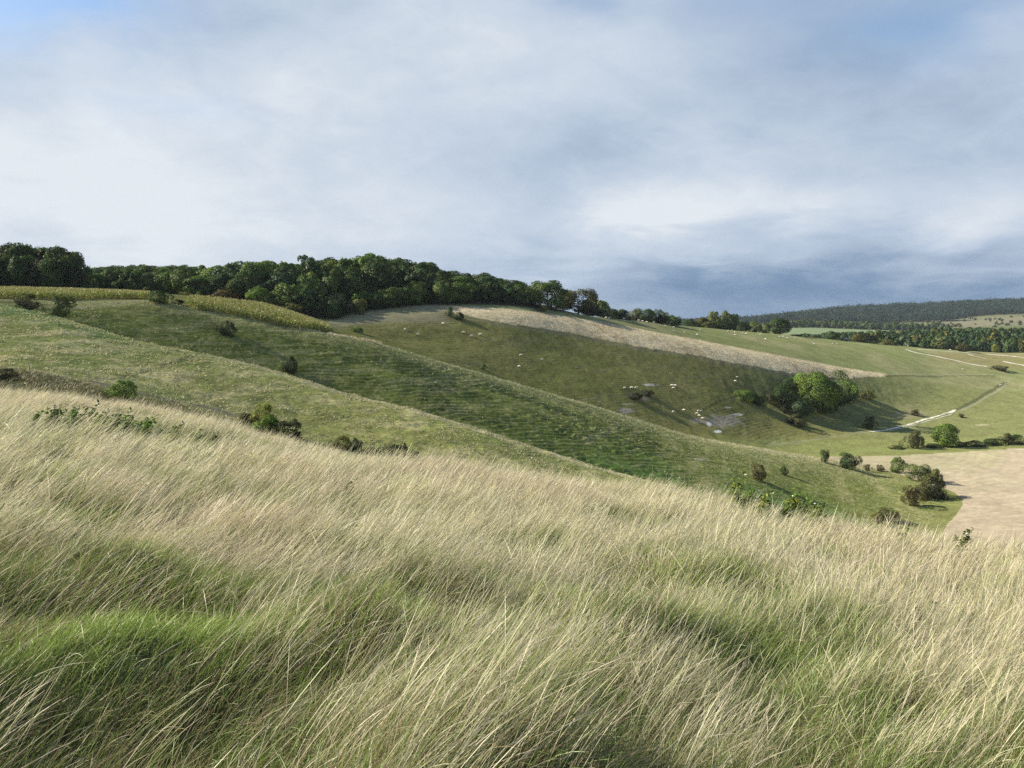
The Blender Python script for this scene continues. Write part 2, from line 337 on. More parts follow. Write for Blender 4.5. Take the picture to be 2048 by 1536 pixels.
FIELD_EDGE = gl([(1700,925),(1742,936),(1800,950),(1860,968),(1908,985),(1925,998),(1926,1010),(1912,1030),(1893,1050),(1880,1075)], 150, 320)
FIELD_TOP_U = np.array([1500, 1580, 1700, 1800, 1900, 2048, 2400]); FIELD_TOP_V = np.array([909, 911, 914, 911, 905, 896, 880])
def build_terrain():
    s_in = np.linspace(-.70, .70, 1300); ds = s_in[1] - s_in[0]
    s_l = -.70 - np.cumsum(ds * np.linspace(1.5, 10, 60)); s_r = -s_l
    s = np.concatenate([s_l[::-1], s_in, s_r]); nc = len(s)
    y, z, dd = tab(s)
    segs = [8, 30, 40, 40, 50, 24, 24, 170, 12, 110, 170, 24, 12, 90, 90, 60, 20, 20, 12, 14, 16, 14, 24, 10]
    Yr, Zr, Qr = [], [], []
    for j, n in enumerate(segs):
        for k in range(n + (1 if j == len(segs) - 1 else 0)):
            t = k / n; yy = y[:, j] + (y[:, j+1] - y[:, j]) * t
            Yr.append(yy); Zr.append(herm(y[:, j], y[:, j+1], z[:, j], z[:, j+1], dd[:, j], dd[:, j+1], yy)); Qr.append(np.full(nc, j + t))
    Y = np.array(Yr).ravel(); Z = np.array(Zr).ravel(); q = np.array(Qr).ravel(); nr = len(Yr)
    X = np.tile(s, nr) * (Y + S0)
    Z = Z + detail(X, Y, Z, q)
    u, v = proj(X, np.maximum(Y, 1), Z)
    n1 = fbm(X * .05, Y * .05, 4, 101); n2 = fbm(X * .35, Y * .35, 3, 103); n3 = fbm(X * .12, Z * 1.6, 3, 107); n4 = fbm(X * 1.1, Y * 1.1, 2, 111)
    # meadow floor near the camera
    c = np.tile(C(.10, .11, .045), (len(X), 1)); c = mixc(c, C(.20, .17, .09), sst(.4, .7, n2) * .8)
    w = sst(4.9, 5.5, q); c = mixc(c, C(.09, .10, .04), w); c = mixc(c, C(.13, .105, .055), w * sst(.5, .65, n1) * .6)
    # near spur: pale grazed grass with straw tussocks
    w = sst(6.8, 7.05, q); base = mixc(np.tile(C(.26, .265, .088), (len(X), 1)), C(.53, .46, .24), sst(.44, .66, n2 * .55 + n3 * .45) * (.55 + .45 * sst(520, 150, u)))
    base = mixc(base, C(.175, .215, .065), sst(.5, .72, n1) * .5)
    base = mixc(base, C(.48, .41, .25), sst(7.85, 7.97, q) * .7 * sst(250, 500, u))
    base = mixc(base, C(.11, .19, .06), sst(7.55, 7.95, q) * sst(420, 150, u) * .9)
    c = mixc(c, base, w)
    # far flank with sheep terraces
    w = sst(8.15, 8.6, q); base = mixc(np.tile(C(.128, .148, .042), (len(X), 1)), C(.28, .26, .13), sst(.52, .72, n3) * .45)
    lush = sst(.42, .62, n1) * sst(10.3, 9.2, q) * sst(900, 1300, u); base = mixc(base, C(.055, .145, .035), lush * .85)
    base = mixc(base, C(.27, .26, .115), sst(10.35, 10.95, q) * (.6 + .4 * n2)); base = mixc(base, C(.46, .40, .24), sst(10.85, 10.97, q) * .7 * sst(500, 800, u))
    base = mixc(base, C(.30, .27, .15), sst(.55, .75, n4) * .35)
    c = mixc(c, base, w)
    # big hillside
    w = sst(11.3, 11.9, q); base = mixc(np.tile(C(.155, .158, .050), (len(X), 1)), C(.195, .178, .068), sst(.4, .7, n1) * .5)
    base = mixc(base, C(.22, .19, .10), sst(.55, .75, n3) * .4)
    base = mixc(base, C(.18, .192, .080), sst(1560, 1760, u + (v - 850) * -1.2) * .85)
    base = mixc(base, C(.19, .205, .075), sst(868, 885, v) * sst(1350, 1500, u) * .9)
    c = mixc(c, base, w)
    # hilltop pasture
    w = sst(14.95, 15.05, q); base = mixc(np.tile(C(.175, .192, .080), (len(X), 1)), C(.215, .215, .105), sst(.4, .65, n1))
    c = mixc(c, base, w)
    # brown scrubby ground between the tracks at the far right
    w = sst(1840, 1880, u) * sst(704, 708, v) * sst(735, 724, v - (u - 1960) * .12) * (q > 14.9) * (q < 16.2); c = mixc(c, C(.20, .165, .08), w * .6)
    # strip of tall dry grass
    up = np.interp(u, [860,900,1000,1100,1200,1300,1400,1500,1600,1700,1775], [611,612,616,628,643,662,681,700,719,738,748])
    lo = np.interp(u, [860,900,1000,1100,1200,1300,1400,1500,1600,1680,1775], [613,624,645,659,678,697,712,731,750,757,752])
    wob = (n2 - .5) * 5
    w = sst(-1.5, 1.5, v - up + wob * .5) * sst(1.5, -1.5, v - lo + wob) * sst(865, 905, u) * sst(1778, 1770, u) * (q > 12.5) * (q < 16.1)
    strip = w.copy(); tan = mixc(np.tile(C(.55, .465, .30), (len(X), 1)), C(.40, .32, .20), sst(.45, .7, n1 * .5 + n2 * .5))
    c = mixc(c, tan, w)
    w = sst(0, 3, v - lo + wob) * sst(12, 3, v - lo + wob * 2) * sst(880, 940, u) * sst(1760, 1700, u) * (q > 12.5) * (q < 16); c = mixc(c, C(.19, .17, .10), w * .8)
    # dry bank under the wood edge
    w = sst(640, 680, u) * sst(930, 880, u) * sst(652, 640, v + wob - (u < 760) * (u - 760) * -.12) * (q > 12) * (q < 17); c = mixc(c, C(.235, .21, .135), w * .8)
    # wood floor
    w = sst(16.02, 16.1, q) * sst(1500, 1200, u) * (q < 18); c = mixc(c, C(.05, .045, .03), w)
    # ground beyond
    w = sst(16.4, 17, q) * sst(1200, 1500, u); c = mixc(c, C(.10, .12, .05), w)
    w = sst(20.0, 20.03, q) * sst(21.02, 21, q) * sst(1540, 1560, u) * sst(1790, 1770, u); c = mixc(c, C(.17, .215, .115), w)
    w = sst(21.2, 21.6, q) * sst(22.4, 22, q) * sst(1780, 1880, u); c = mixc(c, C(.165, .155, .10), w)
    w = sst(22.4, 22.7, q); c = mixc(c, C(.06, .08, .035), w)
    # tracks, ledges and scrapes
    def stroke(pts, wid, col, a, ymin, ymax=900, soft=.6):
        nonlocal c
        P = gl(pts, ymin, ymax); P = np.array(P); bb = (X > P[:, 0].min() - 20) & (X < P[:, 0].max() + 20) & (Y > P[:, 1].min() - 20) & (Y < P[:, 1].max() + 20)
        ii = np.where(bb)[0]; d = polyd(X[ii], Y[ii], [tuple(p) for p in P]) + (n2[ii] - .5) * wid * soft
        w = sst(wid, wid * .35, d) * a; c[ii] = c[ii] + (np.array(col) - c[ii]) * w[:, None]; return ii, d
    stroke([(0,735),(60,742),(178,762),(300,790),(427,818),(520,850)], 1.6, (.22, .19, .14), .8, 85, 125)
    stroke([(0,741),(60,748),(178,768),(300,797),(427,824)], .9, (.05, .05, .03), .8, 80, 125)
    stroke([(0,601),(60,612),(160,615),(230,608),(300,603)], 1.3, (.28, .24, .16), .9, 152, 200)
    ii, d = stroke([(235,758),(300,738),(370,718),(405,707)], 1.0, (.10, .12, .06), .6, 100, 150)
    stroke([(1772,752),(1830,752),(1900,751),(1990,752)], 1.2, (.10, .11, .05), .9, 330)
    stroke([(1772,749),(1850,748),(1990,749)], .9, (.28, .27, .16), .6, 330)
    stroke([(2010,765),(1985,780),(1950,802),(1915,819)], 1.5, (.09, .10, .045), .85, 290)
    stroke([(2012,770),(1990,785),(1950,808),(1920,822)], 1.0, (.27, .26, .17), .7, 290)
    stroke([(1740,863),(1680,872),(1620,880),(1540,888)], 1.2, (.24, .23, .14), .6, 240)
    stroke([(1480,789),(1440,803),(1400,822)], .7, (.07, .08, .03), .7, 230)
    for (cu, cv, rx, ry, col, a) in [(1448,842,36,12,(.33,.29,.235),.75),(1396,841,17,5,(.30,.25,.20),.7),(1435,863,9,2.6,(.78,.77,.73),1),(1418,849,5,5,(.62,.6,.56),.9),(1250,822,17,5,(.34,.30,.25),.8),
                                     (1278,794,28,9,(.20,.17,.13),.7),(1300,770,13,2.0,(.55,.52,.44),1),(1472,829,16,2,(.52,.49,.42),.9),(1587,762,9,2,(.5,.47,.4),.8),(1402,918,14,2.5,(.34,.31,.25),.6),(1258,808,14,1.5,(.36,.33,.25),.7),
                                     (1822,828,34,8,(.26,.22,.16),.5),(1810,812,24,4,(.25,.21,.13),.5),(1965,850,14,1.6,(.42,.38,.26),.8),(1199,803,3,1.5,(.4,.36,.25),.7),(1325,812,3,2,(.4,.36,.2),.6),(1455,815,7,1.5,(.5,.47,.4),.7)]:
        w = sst(1.3, .6, np.hypot((u - cu) / rx, (v - cv) / ry) + (n2 - .5) * 1.1 + (n4 - .5) * .8) * a * ((q > 11) if cv < 900 else (q > 8.5) * (q < 11)) * (q < 17)
        c = mixc(c, np.array(col), w)
    # the field on the valley floor
    ptx = np.array([p[0] for p in FIELD_EDGE]); pty = np.array([p[1] for p in FIELD_EDGE]); o = np.argsort(pty)
    xe = np.interp(Y, pty[o], ptx[o]); top = np.interp(u, FIELD_TOP_U, FIELD_TOP_V)
    fld = (X > xe) & (v > top) & (Y > 100) & (Y < 300) & (q > 7.5)
    sw = (n1 - .5) * 26; ang = np.hypot(X - 60, (Y - 330)); band = fbm(ang * .09, np.arctan2(X - 60, 330 - Y) * 2, 3, 131)
    cf = mixc(np.tile(C(.35, .29, .205), (len(X), 1)), C(.31, .295, .17), sst(.42, .66, band) * .5 * sst(985, 940, v) + .15 * sst(.5, .7, n1))
    lines = .5 + .5 * np.sin(ang * 2 * math.pi / 3.0 + n1 * 2); cf = cf * (1 + (lines[:, None] - .5) * .07)
    c = np.where(fld[:, None], cf, c)
    w = (~fld) & (X > xe - 5) & (v > top - 7) & (Y > 150) & (Y < 300) & (u > 1730) & (q > 8); c = mixc(c, C(.16, .17, .06), w * .75)
    c *= (1 + (n4[:, None] - .5) * .25)
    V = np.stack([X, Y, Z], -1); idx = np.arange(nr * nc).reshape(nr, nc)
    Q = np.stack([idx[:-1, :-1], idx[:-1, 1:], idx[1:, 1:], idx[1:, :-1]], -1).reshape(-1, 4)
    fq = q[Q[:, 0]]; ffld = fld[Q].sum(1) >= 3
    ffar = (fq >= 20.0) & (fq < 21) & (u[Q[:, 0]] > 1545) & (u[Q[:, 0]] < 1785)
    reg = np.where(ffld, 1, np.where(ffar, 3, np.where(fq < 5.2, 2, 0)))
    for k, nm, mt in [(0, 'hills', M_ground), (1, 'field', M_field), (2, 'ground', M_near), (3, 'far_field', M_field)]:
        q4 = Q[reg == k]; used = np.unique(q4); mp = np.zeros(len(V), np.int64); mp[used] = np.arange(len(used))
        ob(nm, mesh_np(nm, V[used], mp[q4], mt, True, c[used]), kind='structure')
build_terrain()

def ribbon(pts, wid, ymin, ymax, name='chalk_path', col=(.70, .67, .58), seed=0):
    P = np.array([hit(u, v, ymin, ymax)[:2] for u, v in pts]); d = np.r_[0, np.cumsum(np.hypot(*np.diff(P, axis=0).T))]
    t = np.linspace(0, d[-1], max(8, int(d[-1] / .8))); x = interp_s(d, P[:, 0], t); y = interp_s(d, P[:, 1], t)
    tx, ty = np.gradient(x), np.gradient(y); l = np.hypot(tx, ty); nx, ny = -ty / l, tx / l
    rows = []; k = 7
    for i in range(k):
        f = (i / (k - 1) - .5) * 2; e = np.minimum(1, np.minimum(t, d[-1] - t) / 4 + .15)
        ww = wid / 2 * e * (.35 + 1.2 * fbm(t * .22, t * 0 + (7 if f > 0 else 3), 3, seed + (5 if f > 0 else 0)))
        X, Y = x + nx * f * ww, y + ny * f * ww; rows.append(np.stack([X, Y, height(X, Y) + (.10 if abs(f) < .9 else .04)], -1))
    V = np.array(rows); idx = np.arange(k * len(t)).reshape(k, len(t))
    Q = np.stack([idx[:-1, :-1], idx[:-1, 1:], idx[1:, 1:], idx[1:, :-1]], -1).reshape(-1, 4)[:, ::-1]
    V = V.reshape(-1, 3); n = fbm(V[:, 0] * .4, V[:, 1] * .4, 3, 3)
    cc = np.array(col) * (.6 + .5 * n)[:, None]; gr = sst(.5, .62, fbm(V[:, 0] * .25, V[:, 1] * .25, 3, 11))[:, None] * .55; cc = cc * (1 - gr) + np.array([.22, .22, .11]) * gr
    ob(name, mesh_np(name, V, Q, M_chalk, True, cc), kind='structure')
ribbon([(1738,864),(1765,861),(1810,851),(1850,839),(1880,831),(1905,823),(1913,819)], 1.25, 290, 420, seed=1)
ribbon([(1780,862),(1815,854),(1853,843),(1885,834),(1905,828)], .45, 290, 420, seed=2)
ribbon([(1811,698),(1819,701.5),(1839,706.7),(1871.6,712.6),(1911,721),(1950,729.6),(1976,733.5)], 2.3, 400, 560, seed=3)
ribbon([(1832,698.5),(1858,700),(1898,703),(1932,705),(1955,706.6)], 1.8, 420, 560, seed=4)
ribbon([(1972,708),(2009,711),(2048,715),(2100,720)], 2.3, 400, 560, seed=5)
ribbon([(1934,708.4),(1948,711.5)], 2.4, 400, 560, seed=6)
ribbon([(2006,722.4),(2048,731),(2110,744)], 2.6, 380, 560, seed=7)
ribbon([(1949,712.3),(1974,717.5)], 1.2, 380, 560, seed=8)

# ------------------------------------------------------------------ trees and shrubs
def leaf_quads(P, Nrm, size, rg, asp=1.5):
    n = len(P); Nrm = Nrm / (np.linalg.norm(Nrm, axis=1, keepdims=True) + 1e-9)
    r = rg.normal(size=(n, 3)); a = np.cross(Nrm, r); a /= np.linalg.norm(a, axis=1, keepdims=True) + 1e-9
    b = np.cross(Nrm, a); sz = size * rg.uniform(.6, 1.4, n)[:, None]
    V = np.stack([P - a * sz * asp * .5, P - b * sz * .5 + Nrm * sz * .12, P + a * sz * asp * .5, P + b * sz * .5 + Nrm * sz * .12], 1)
    return V.reshape(-1, 3), np.arange(4 * n).reshape(-1, 4)
def crown_mesh(name, seed, n=4500, lobes=34, base=.14, size=.034, wild=.5, shape='dome', lobr=(.11, .2)):
    rg = np.random.default_rng(seed)
    L = []
    while len(L) < lobes:
        d = rg.normal(size=3); d /= np.linalg.norm(d); r = rg.uniform(.45, .92)
        p = d * r
        if shape == 'dome': z = base + (1 - base) * (.42 + .46 * p[2]); wz = 1.0 if p[2] > -.2 else .9
        elif shape == 'bush': z = .42 + .44 * p[2]; wz = 1.0
        elif shape == 'tall': z = base + (1 - base) * (.5 + .46 * p[2]); wz = .85
        else: z = .5 + .4 * p[2]; wz = 1
        rad = rg.uniform(*lobr) * (1.1 - .35 * abs(p[2]))
        x, y = p[0] * (.5 - rad * .75) / .92 * wz, p[1] * (.5 - rad * .75) / .92 * wz
        k = 1 + wild * .35 * rg.normal() * (1 if abs(p[2]) < .6 else .4)
        L.append((x * k, y * k, min(z, 1 - rad * .8), rad))
    L = np.array(L); wts = L[:, 3] ** 2; wts /= wts.sum()
    i = rg.choice(len(L), n, p=wts); d = rg.normal(size=(n, 3)); cen = np.array([0, 0, .45])
    outw = L[i, :3] - cen; outw /= np.linalg.norm(outw, axis=1, keepdims=True) + 1e-9
    d = d / np.linalg.norm(d, axis=1, keepdims=True) + outw * .75 + np.array([0, 0, .15]); d /= np.linalg.norm(d, axis=1, keepdims=True)
    rr = L[i, 3] * (1 - .35 * rg.random(n) ** 2 + .10 * rg.normal(size=n) * (rg.random(n) < .3))
    P = L[i, :3] + d * rr[:, None]; P[:, 2] = np.maximum(P[:, 2], .015 + base * .5)
    V, Q = leaf_quads(P, d + rg.normal(size=(n, 3)) * .55, size, rg)
    ext = np.percentile(np.abs(V[:, :2]), 98.5); V[:, :2] *= .5 / ext; z0 = np.percentile(V[:, 2], 1); z1 = np.percentile(V[:, 2], 99.7)
    lo = .02 if shape == 'bush' else max(.02, base * .6); V[:, 2] = lo + (V[:, 2] - z0) / (z1 - z0) * (1 - lo); V[:, 2] = np.maximum(V[:, 2], lo - .02)
    rad = V - np.array([0, 0, .42]); rad /= np.linalg.norm(rad, axis=1, keepdims=True) + 1e-9
    NV = np.repeat(d, 4, 0) * .62 + rad * .38 + rg.normal(size=(n, 3)).repeat(4, 0) * .22; NV /= np.linalg.norm(NV, axis=1, keepdims=True)
    lt = .78 + .5 * rg.random(len(L)); tone = (lt[i] * rg.uniform(.75, 1.25, n))[:, None] * np.array([1, 1, 1])
    warm = (rg.random(len(L)) < .15)[i]; tone[:, 0] *= np.where(warm, 1.2, 1); 
    me = mesh_np(name, V, Q, M_leaf, True, np.repeat(tone, 4, 0)); me.normals_split_custom_set_from_vertices(NV.tolist()); return me
def tube(path, rad, k=6):
    path = np.array(path, float); V = []; n = len(path)
    for i in range(n):
        t = path[min(i+1, n-1)] - path[max(i-1, 0)]; t /= np.linalg.norm(t); a = np.cross(t, [0.3, .9, .1]); a /= np.linalg.norm(a); b = np.cross(t, a)
        for j in range(k):
            th = 2 * math.pi * j / k; V.append(path[i] + (a * math.cos(th) + b * math.sin(th)) * rad[i])
    Q = [[i*k+j, i*k+(j+1) % k, (i+1)*k+(j+1) % k, (i+1)*k+j] for i in range(n-1) for j in range(k)]
    return np.array(V), np.array(Q)
def join(parts):
    Vs, Qs, o = [], [], 0
    for V, Q in parts: Vs.append(V); Qs.append(Q + o); o += len(V)
    return np.concatenate(Vs), np.concatenate(Qs)
def trunk_mesh(name, seed, r=.028, h=.62, limbs=7, multi=False):
    rg = np.random.default_rng(seed); parts = []
    stems = 4 if multi else 1
    for s in range(stems):
        a = rg.uniform(0, 6.28); off = np.array([math.cos(a), math.sin(a), 0]) * (.03 if multi else 0); lean = np.array([math.cos(a), math.sin(a), 0]) * (.16 if multi else .03)
        pth = [off + lean * t * t + np.array([rg.normal() * .008, rg.normal() * .008, -.06 + (h + .06) * t]) for t in np.linspace(0, 1, 7)]
        rr = [r * (1.35 if i == 0 else 1 - .75 * i / 6) / (1.6 if multi else 1) for i in range(7)]; parts.append(tube(pth, rr, 7))
        for l in range(limbs if not multi else 3):
            t = rg.uniform(.35, .95); i = t * 6; p0 = pth[int(i)]; az = rg.uniform(0, 6.28)
            d = np.array([math.cos(az), math.sin(az), rg.uniform(.3, .9)]); ln = rg.uniform(.18, .34)
            pp = [p0 + d * ln * q + np.array([0, 0, .06 * q * q]) for q in np.linspace(0, 1, 4)]; parts.append(tube(pp, [r * .45, r * .3, r * .2, r * .08], 5))
    V, Q = join(parts); return mesh_np(name, V, Q, M_bark, True)
CROWN = {
 'oak': [crown_mesh('crown', 100 + i, 6500, 22, .10, .028, .45, 'dome', (.15, .26)) for i in range(7)],
 'ash': [crown_mesh('crown', 200 + i, 4200, 30, .16, .030, .9, 'dome', (.08, .16)) for i in range(3)],
 'poplar': [crown_mesh('crown', 250 + i, 4200, 34, .10, .030, .5, 'tall', (.09, .15)) for i in range(2)],
 'bush': [crown_mesh('crown', 300 + i, 4200, 22, .02, .028, .95, 'bush', (.12, .24)) for i in range(5)],
 'thorn': [crown_mesh('crown', 400 + i, 3600, 24, .05, .028, .8, 'bush', (.11, .2)) for i in range(5)],
 'great': [crown_mesh('crown', 651, 12000, 26, .04, .019, .7, 'dome', (.12, .25))],
 'far': [crown_mesh('crown', 500 + i, 700, 14, .05, .085, .6, 'dome', (.16, .24)) for i in range(5)],
}
TRUNK = {'tree': [trunk_mesh('trunk', i) for i in range(3)], 'shrub': [trunk_mesh('trunk', 20 + i, .03, .5, 3, True) for i in range(2)]}
GREEN = {'dark': (.050, .085, .022), 'mid': (.078, .125, .028), 'bright': (.115, .185, .030), 'olive': (.125, .135, .036), 'brown': (.088, .092, .034), 'blue': (.058, .100, .040), 'yellow': (.20, .22, .04), 'black': (.038, .046, .020), 'rust': (.115, .100, .036), 'pale': (.15, .185, .060)}
_cnt = [0]
def plant(name, kind, p, w, h, col, label, cat, group=None, rz=None, depth=None, sink=.0):
    i = _cnt[0]; _cnt[0] += 1
    e = bpy.data.objects.new(name, None); COL.objects.link(e); e.empty_display_size = .5
    e.location = (float(p[0]), float(p[1]), float(p[2]) - sink); e.rotation_euler = (0, 0, rz if rz is not None else float(rng.uniform(0, 6.28)))
    e.scale = (w, depth or w, h)
    c = np.array(GREEN[col]) * rng.uniform(.88, 1.12)
    cm = CROWN[kind]; o = ob('crown', cm[i % len(cm)], e); o.color = (*c, 1)
    tm = TRUNK['tree' if kind in ('oak', 'ash', 'far', 'poplar', 'great') else 'shrub']; ob('trunk' if kind in ('oak', 'ash', 'far', 'poplar', 'great') else 'stem', tm[i % len(tm)], e)
    return tag(e, label, cat, group)
def pl_px(name, kind, u, vb, vt, wpx, col, label, cat, ymin, ymax=900, group=None, sink=.15):
    p = hit(u, vb, ymin, ymax); Y = p[1]
    return plant(name, kind, p, wpx * Y / F, (vb - vt) * Y / F, col, label, cat, group, sink=sink)

# --- single shrubs and trees on the slopes
S = pl_px
S('hawthorn_shrub','thorn',55,618,586,46,'black','dark brown round shrub at the left end of the maize headland','shrub',152,200)
S('hawthorn_shrub','thorn',122,634,591,54,'dark','dark green shrub with a low spreading side beside the brown shrub, near the maize','shrub',150,200)
S('hawthorn_shrub','bush',322,607,580,44,'dark','dark rounded shrub standing at the near corner of the maize field','shrub',165,230)
S('low_scrub','thorn',352,608,597,34,'black','low dark scrub lying just right of the rounded shrub by the maize corner','shrub',165,230)
S('hawthorn_shrub','thorn',454,673,640,40,'black','lone dark thorn bush on the terraced green slope below the maize strip','shrub',158,200)
S('small_tree','thorn',579,748,711,31,'black','small upright dark tree casting a long shadow on the terraced slope','tree',146,200)
S('shrub','bush',967,739,728,15,'mid','tiny green bush peeping over the middle ridge line','shrub',200,300)
S('shrub','bush',899,633,611,19,'blue','taller of two dark bushes at the left tip of the dry grass strip','shrub',250,320)
S('shrub','thorn',918,640,623,21,'dark','lower of two dark bushes at the left tip of the dry grass strip','shrub',250,320)
S('low_shrub','bush',716,665,654,26,'mid','low green bush just beyond the end of the maize strip','shrub',200,300)
S('low_scrub','thorn',1268,798,784,34,'black','left half of the low dark bramble patch on the sheep hillside','scrub',215,400)
S('low_scrub','thorn',1296,793,780,28,'black','right half of the low dark bramble patch on the sheep hillside','scrub',215,400)
S('low_scrub','thorn',12,760,733,50,'black','dark thicket at the left edge of the picture beyond the foreground grass','scrub',60,110)
S('shrub','bush',245,800,757,62,'bright','bright green round bush growing beside the track below the pale slope','shrub',70,110)
S('shrub','thorn',208,795,780,22,'olive','small yellowish bush touching the left side of the bright green one','shrub',70,110)
S('shrub','thorn',522,858,806,58,'yellow','tall yellow green bush topping the thicket behind the foreground grass','shrub',70,110)
S('shrub','bush',536,874,826,66,'bright','fresh green bush in the middle of the thicket behind the foreground grass','shrub',66,104)
S('thorn_thicket','thorn',572,886,838,80,'black','black brown thorn thicket to the right of the fresh green bush','shrub',64,104)
S('shrub','thorn',495,852,822,36,'brown','brown twiggy bush on the left of the yellow green one','shrub',70,110)
S('shrub','thorn',682,898,868,44,'olive','olive bush standing alone right of the black brown thicket','shrub',70,104)
S('thorn_thicket','thorn',706,900,874,36,'black','small dark bush against the right side of the olive one','shrub',70,104)
S('low_scrub','thorn',745,908,892,40,'olive','low olive scrub between the olive bush and the dark scrub','scrub',70,104)
S('low_scrub','thorn',790,922,886,68,'black','low dark scrub patch half hidden by foreground grass stems','scrub',70,104)
S('low_scrub','thorn',826,918,898,34,'mid','little green scrub at the right end of the dark scrub patch','scrub',70,104)
# clump in the combe
S('shrub','bush',1490,804,779,36,'bright','leftmost bush of the group in the combe, with a bright left side','shrub',215,420)
S('shrub','bush',1519,812,790,32,'dark','small round bush just right of the leftmost combe bush','shrub',215,420)
S('shrub','bush',1505,806,784,30,'dark','dark bush wedged behind the two leftmost combe bushes','shrub',215,420)
S('small_tree','oak',1566,816,766,52,'dark','middling green tree left of the great tree in the combe','tree',215,420)
S('shrub','thorn',1538,806,784,22,'brown','small brown bush between the round bush and the middling tree of the combe','shrub',215,420)
S('shrub','bush',1585,780,755,46,'dark','dark olive bush behind the middling tree of the combe','shrub',215,420)
S('great_tree','great',1634,824,741,106,'bright','great broad domed tree towering over the combe clump','tree',215,420)
S('small_tree','oak',1600,836,795,42,'blue','bluish green round tree in front of the great combe tree','tree',215,420)
S('shrub','thorn',1662,822,780,44,'mid','green bush leaning against the right foot of the great combe tree','shrub',215,420)
S('shrub','bush',1614,824,786,40,'mid','green bush wedged between the great combe tree and the bluish one','shrub',215,420)
S('shrub','bush',1632,820,791,32,'bright','bright green bush at the foot of the great combe tree','shrub',215,420)
S('shrub','thorn',1596,853,828,40,'brown','brown bush below the bluish round tree of the combe','shrub',215,420)
S('shrub','thorn',1570,826,808,26,'black','dark bush at the lower left of the combe clump','shrub',215,420)
S('small_tree','oak',1668,812,762,56,'dark','dark tree in the shade right of the great combe tree','tree',215,420)
S('shrub','bush',1696,806,768,40,'dark','dark bush with an olive top near the right end of the combe clump','shrub',215,420)
S('shrub','bush',1706,800,768,26,'olive','olive topped bush rising above the right tail of the combe clump','shrub',215,420)
S('shrub','bush',1733,800,778,40,'olive','outermost low bush at the right tail of the combe clump','shrub',215,420)
S('shrub','bush',1650,826,796,36,'dark','dark bush at the shaded right foot of the great combe tree','shrub',215,420)
# valley floor
S('hawthorn_shrub','bush',1739,858,832,32,'dark','round dark bush beside the lower end of the white chalk path','shrub',240,420)
S('low_shrub','thorn',1831,831,817,20,'brown','small brown bush above the middle of the chalk path','shrub',280,420)
S('low_shrub','thorn',1922,835,826,14,'rust','tiny rusty bush right of the upper chalk path end','shrub',250,420)
S('small_tree','bush',1826,897,858,44,'brown','brownish round tree standing on the field hedge','tree',240,330)
S('small_tree','oak',1894,894,846,52,'bright','fresh green tree right of the brownish one on the field hedge','tree',240,330)
for i, (u, vb, vt, w, cc, lb) in enumerate([(1925,892,882,36,'dark','low dark hedge bush just right of the fresh green tree'),(1955,892,880,40,'dark','dark hedge bush, second right of the fresh green tree'),
     (1985,890,876,40,'dark','dark hedge bush below the brown tip of the hedge'),(2012,889,864,34,'brown','tall brown topped hedge bush near the right edge'),(2036,888,868,38,'dark','dark hedge bush at the right edge of the picture'),
     (1866,895,887,40,'dark','low hedge bush between the brownish and fresh green trees'),(1790,898,890,26,'dark','low hedge bush left of the brownish round tree')]):
    S('hedge_bush','bush',u,vb,vt,w,cc,lb,'shrub',240,330,group='bushes of the field hedge')
S('shrub','bush',1649,925,898,19,'dark','narrow upright dark bush at the near corner of the field','shrub',200,300)
S('shrub','bush',1697,937,903,48,'dark','broad round dark bush on the end of the middle ridge','shrub',200,300)
S('low_shrub','thorn',1735,942,927,16,'rust','small reddish bush right of the broad round bush','shrub',200,300)
S('low_shrub','thorn',1760,943,928,16,'rust','thin russet bush halfway to the bright round tree','shrub',200,300)
S('small_tree','bush',1796,946,913,33,'bright','bright yellow green round tree at the field corner','tree',190,300)
S('shrub','bush',1836,962,927,52,'pale','large pale olive bush at the back of the field corner clump','shrub',170,300)
S('shrub','bush',1868,968,934,34,'olive','olive bush at the right of the field corner clump','shrub',170,300)
S('thorn_tree','thorn',1862,992,950,54,'brown','dark brown green bush in the middle of the field corner clump','shrub',160,300)
S('thorn_tree','thorn',1876,998,966,38,'black','blackish bush on the field side of the corner clump','shrub',160,300)
S('thorn_tree','thorn',1826,1012,970,44,'rust','rusty thorn bush at the near end of the field corner clump','shrub',150,300)
S('thorn_tree','thorn',1846,1000,966,40,'brown','brown thorn bush behind the rusty one','shrub',150,300)
S('low_scrub','thorn',1775,1040,1012,50,'brown','low brown brush between the corner clump and the foreground grass','scrub',100,200)
S('low_scrub','thorn',1758,1046,1022,30,'olive','low olive brush left of the brown brush','scrub',100,200)
S('hawthorn_shrub','thorn',1517,961,926,34,'rust','rusty brown thorn bush on the lush slope foot, casting a shadow','shrub',120,200)
S('hawthorn_shrub','bush',1569,950,931,17,'dark','small dark bush right of the rusty thorn bush','shrub',120,200)
S('low_scrub','thorn',1998,741,730,40,'brown','brown scrub patch below the chalk tracks at the right','scrub',380,560)
# hilltop hedge trees and bushes on the skyline
def SK(name, kind, u, vt, wpx, Y, col, label, cat='tree', group=None):
    p = on(u, Y); top = float(tanv(vt)) * Y; h = max(1.0, top - p[2]); return plant(name, kind, p, wpx * Y / F, h, col, label, cat, group, sink=.2)
SK('large_tree','oak',1095,560,78,342,'mid','broad bright sided tree at the right end of the wood, above the dry grass')
SK('large_tree','oak',1060,572,50,350,'dark','dark tree tucked behind the left side of the broad end tree')
SK('large_tree','oak',1156,578,70,362,'brown','round brownish tree next right of the broad end tree')
SK('large_tree','oak',1128,578,50,366,'dark','dark crown filling the gap behind the brownish end tree')
SK('small_tree','oak',1184,594,40,372,'dark','dark low tree behind the pale feathery one')
SK('hedge_bush','bush',1178,614,44,360,'black','black bush under the brownish end tree','shrub')
SK('hedge_bush','bush',1206,620,40,362,'dark','dark bush under the small pale feathery tree','shrub')
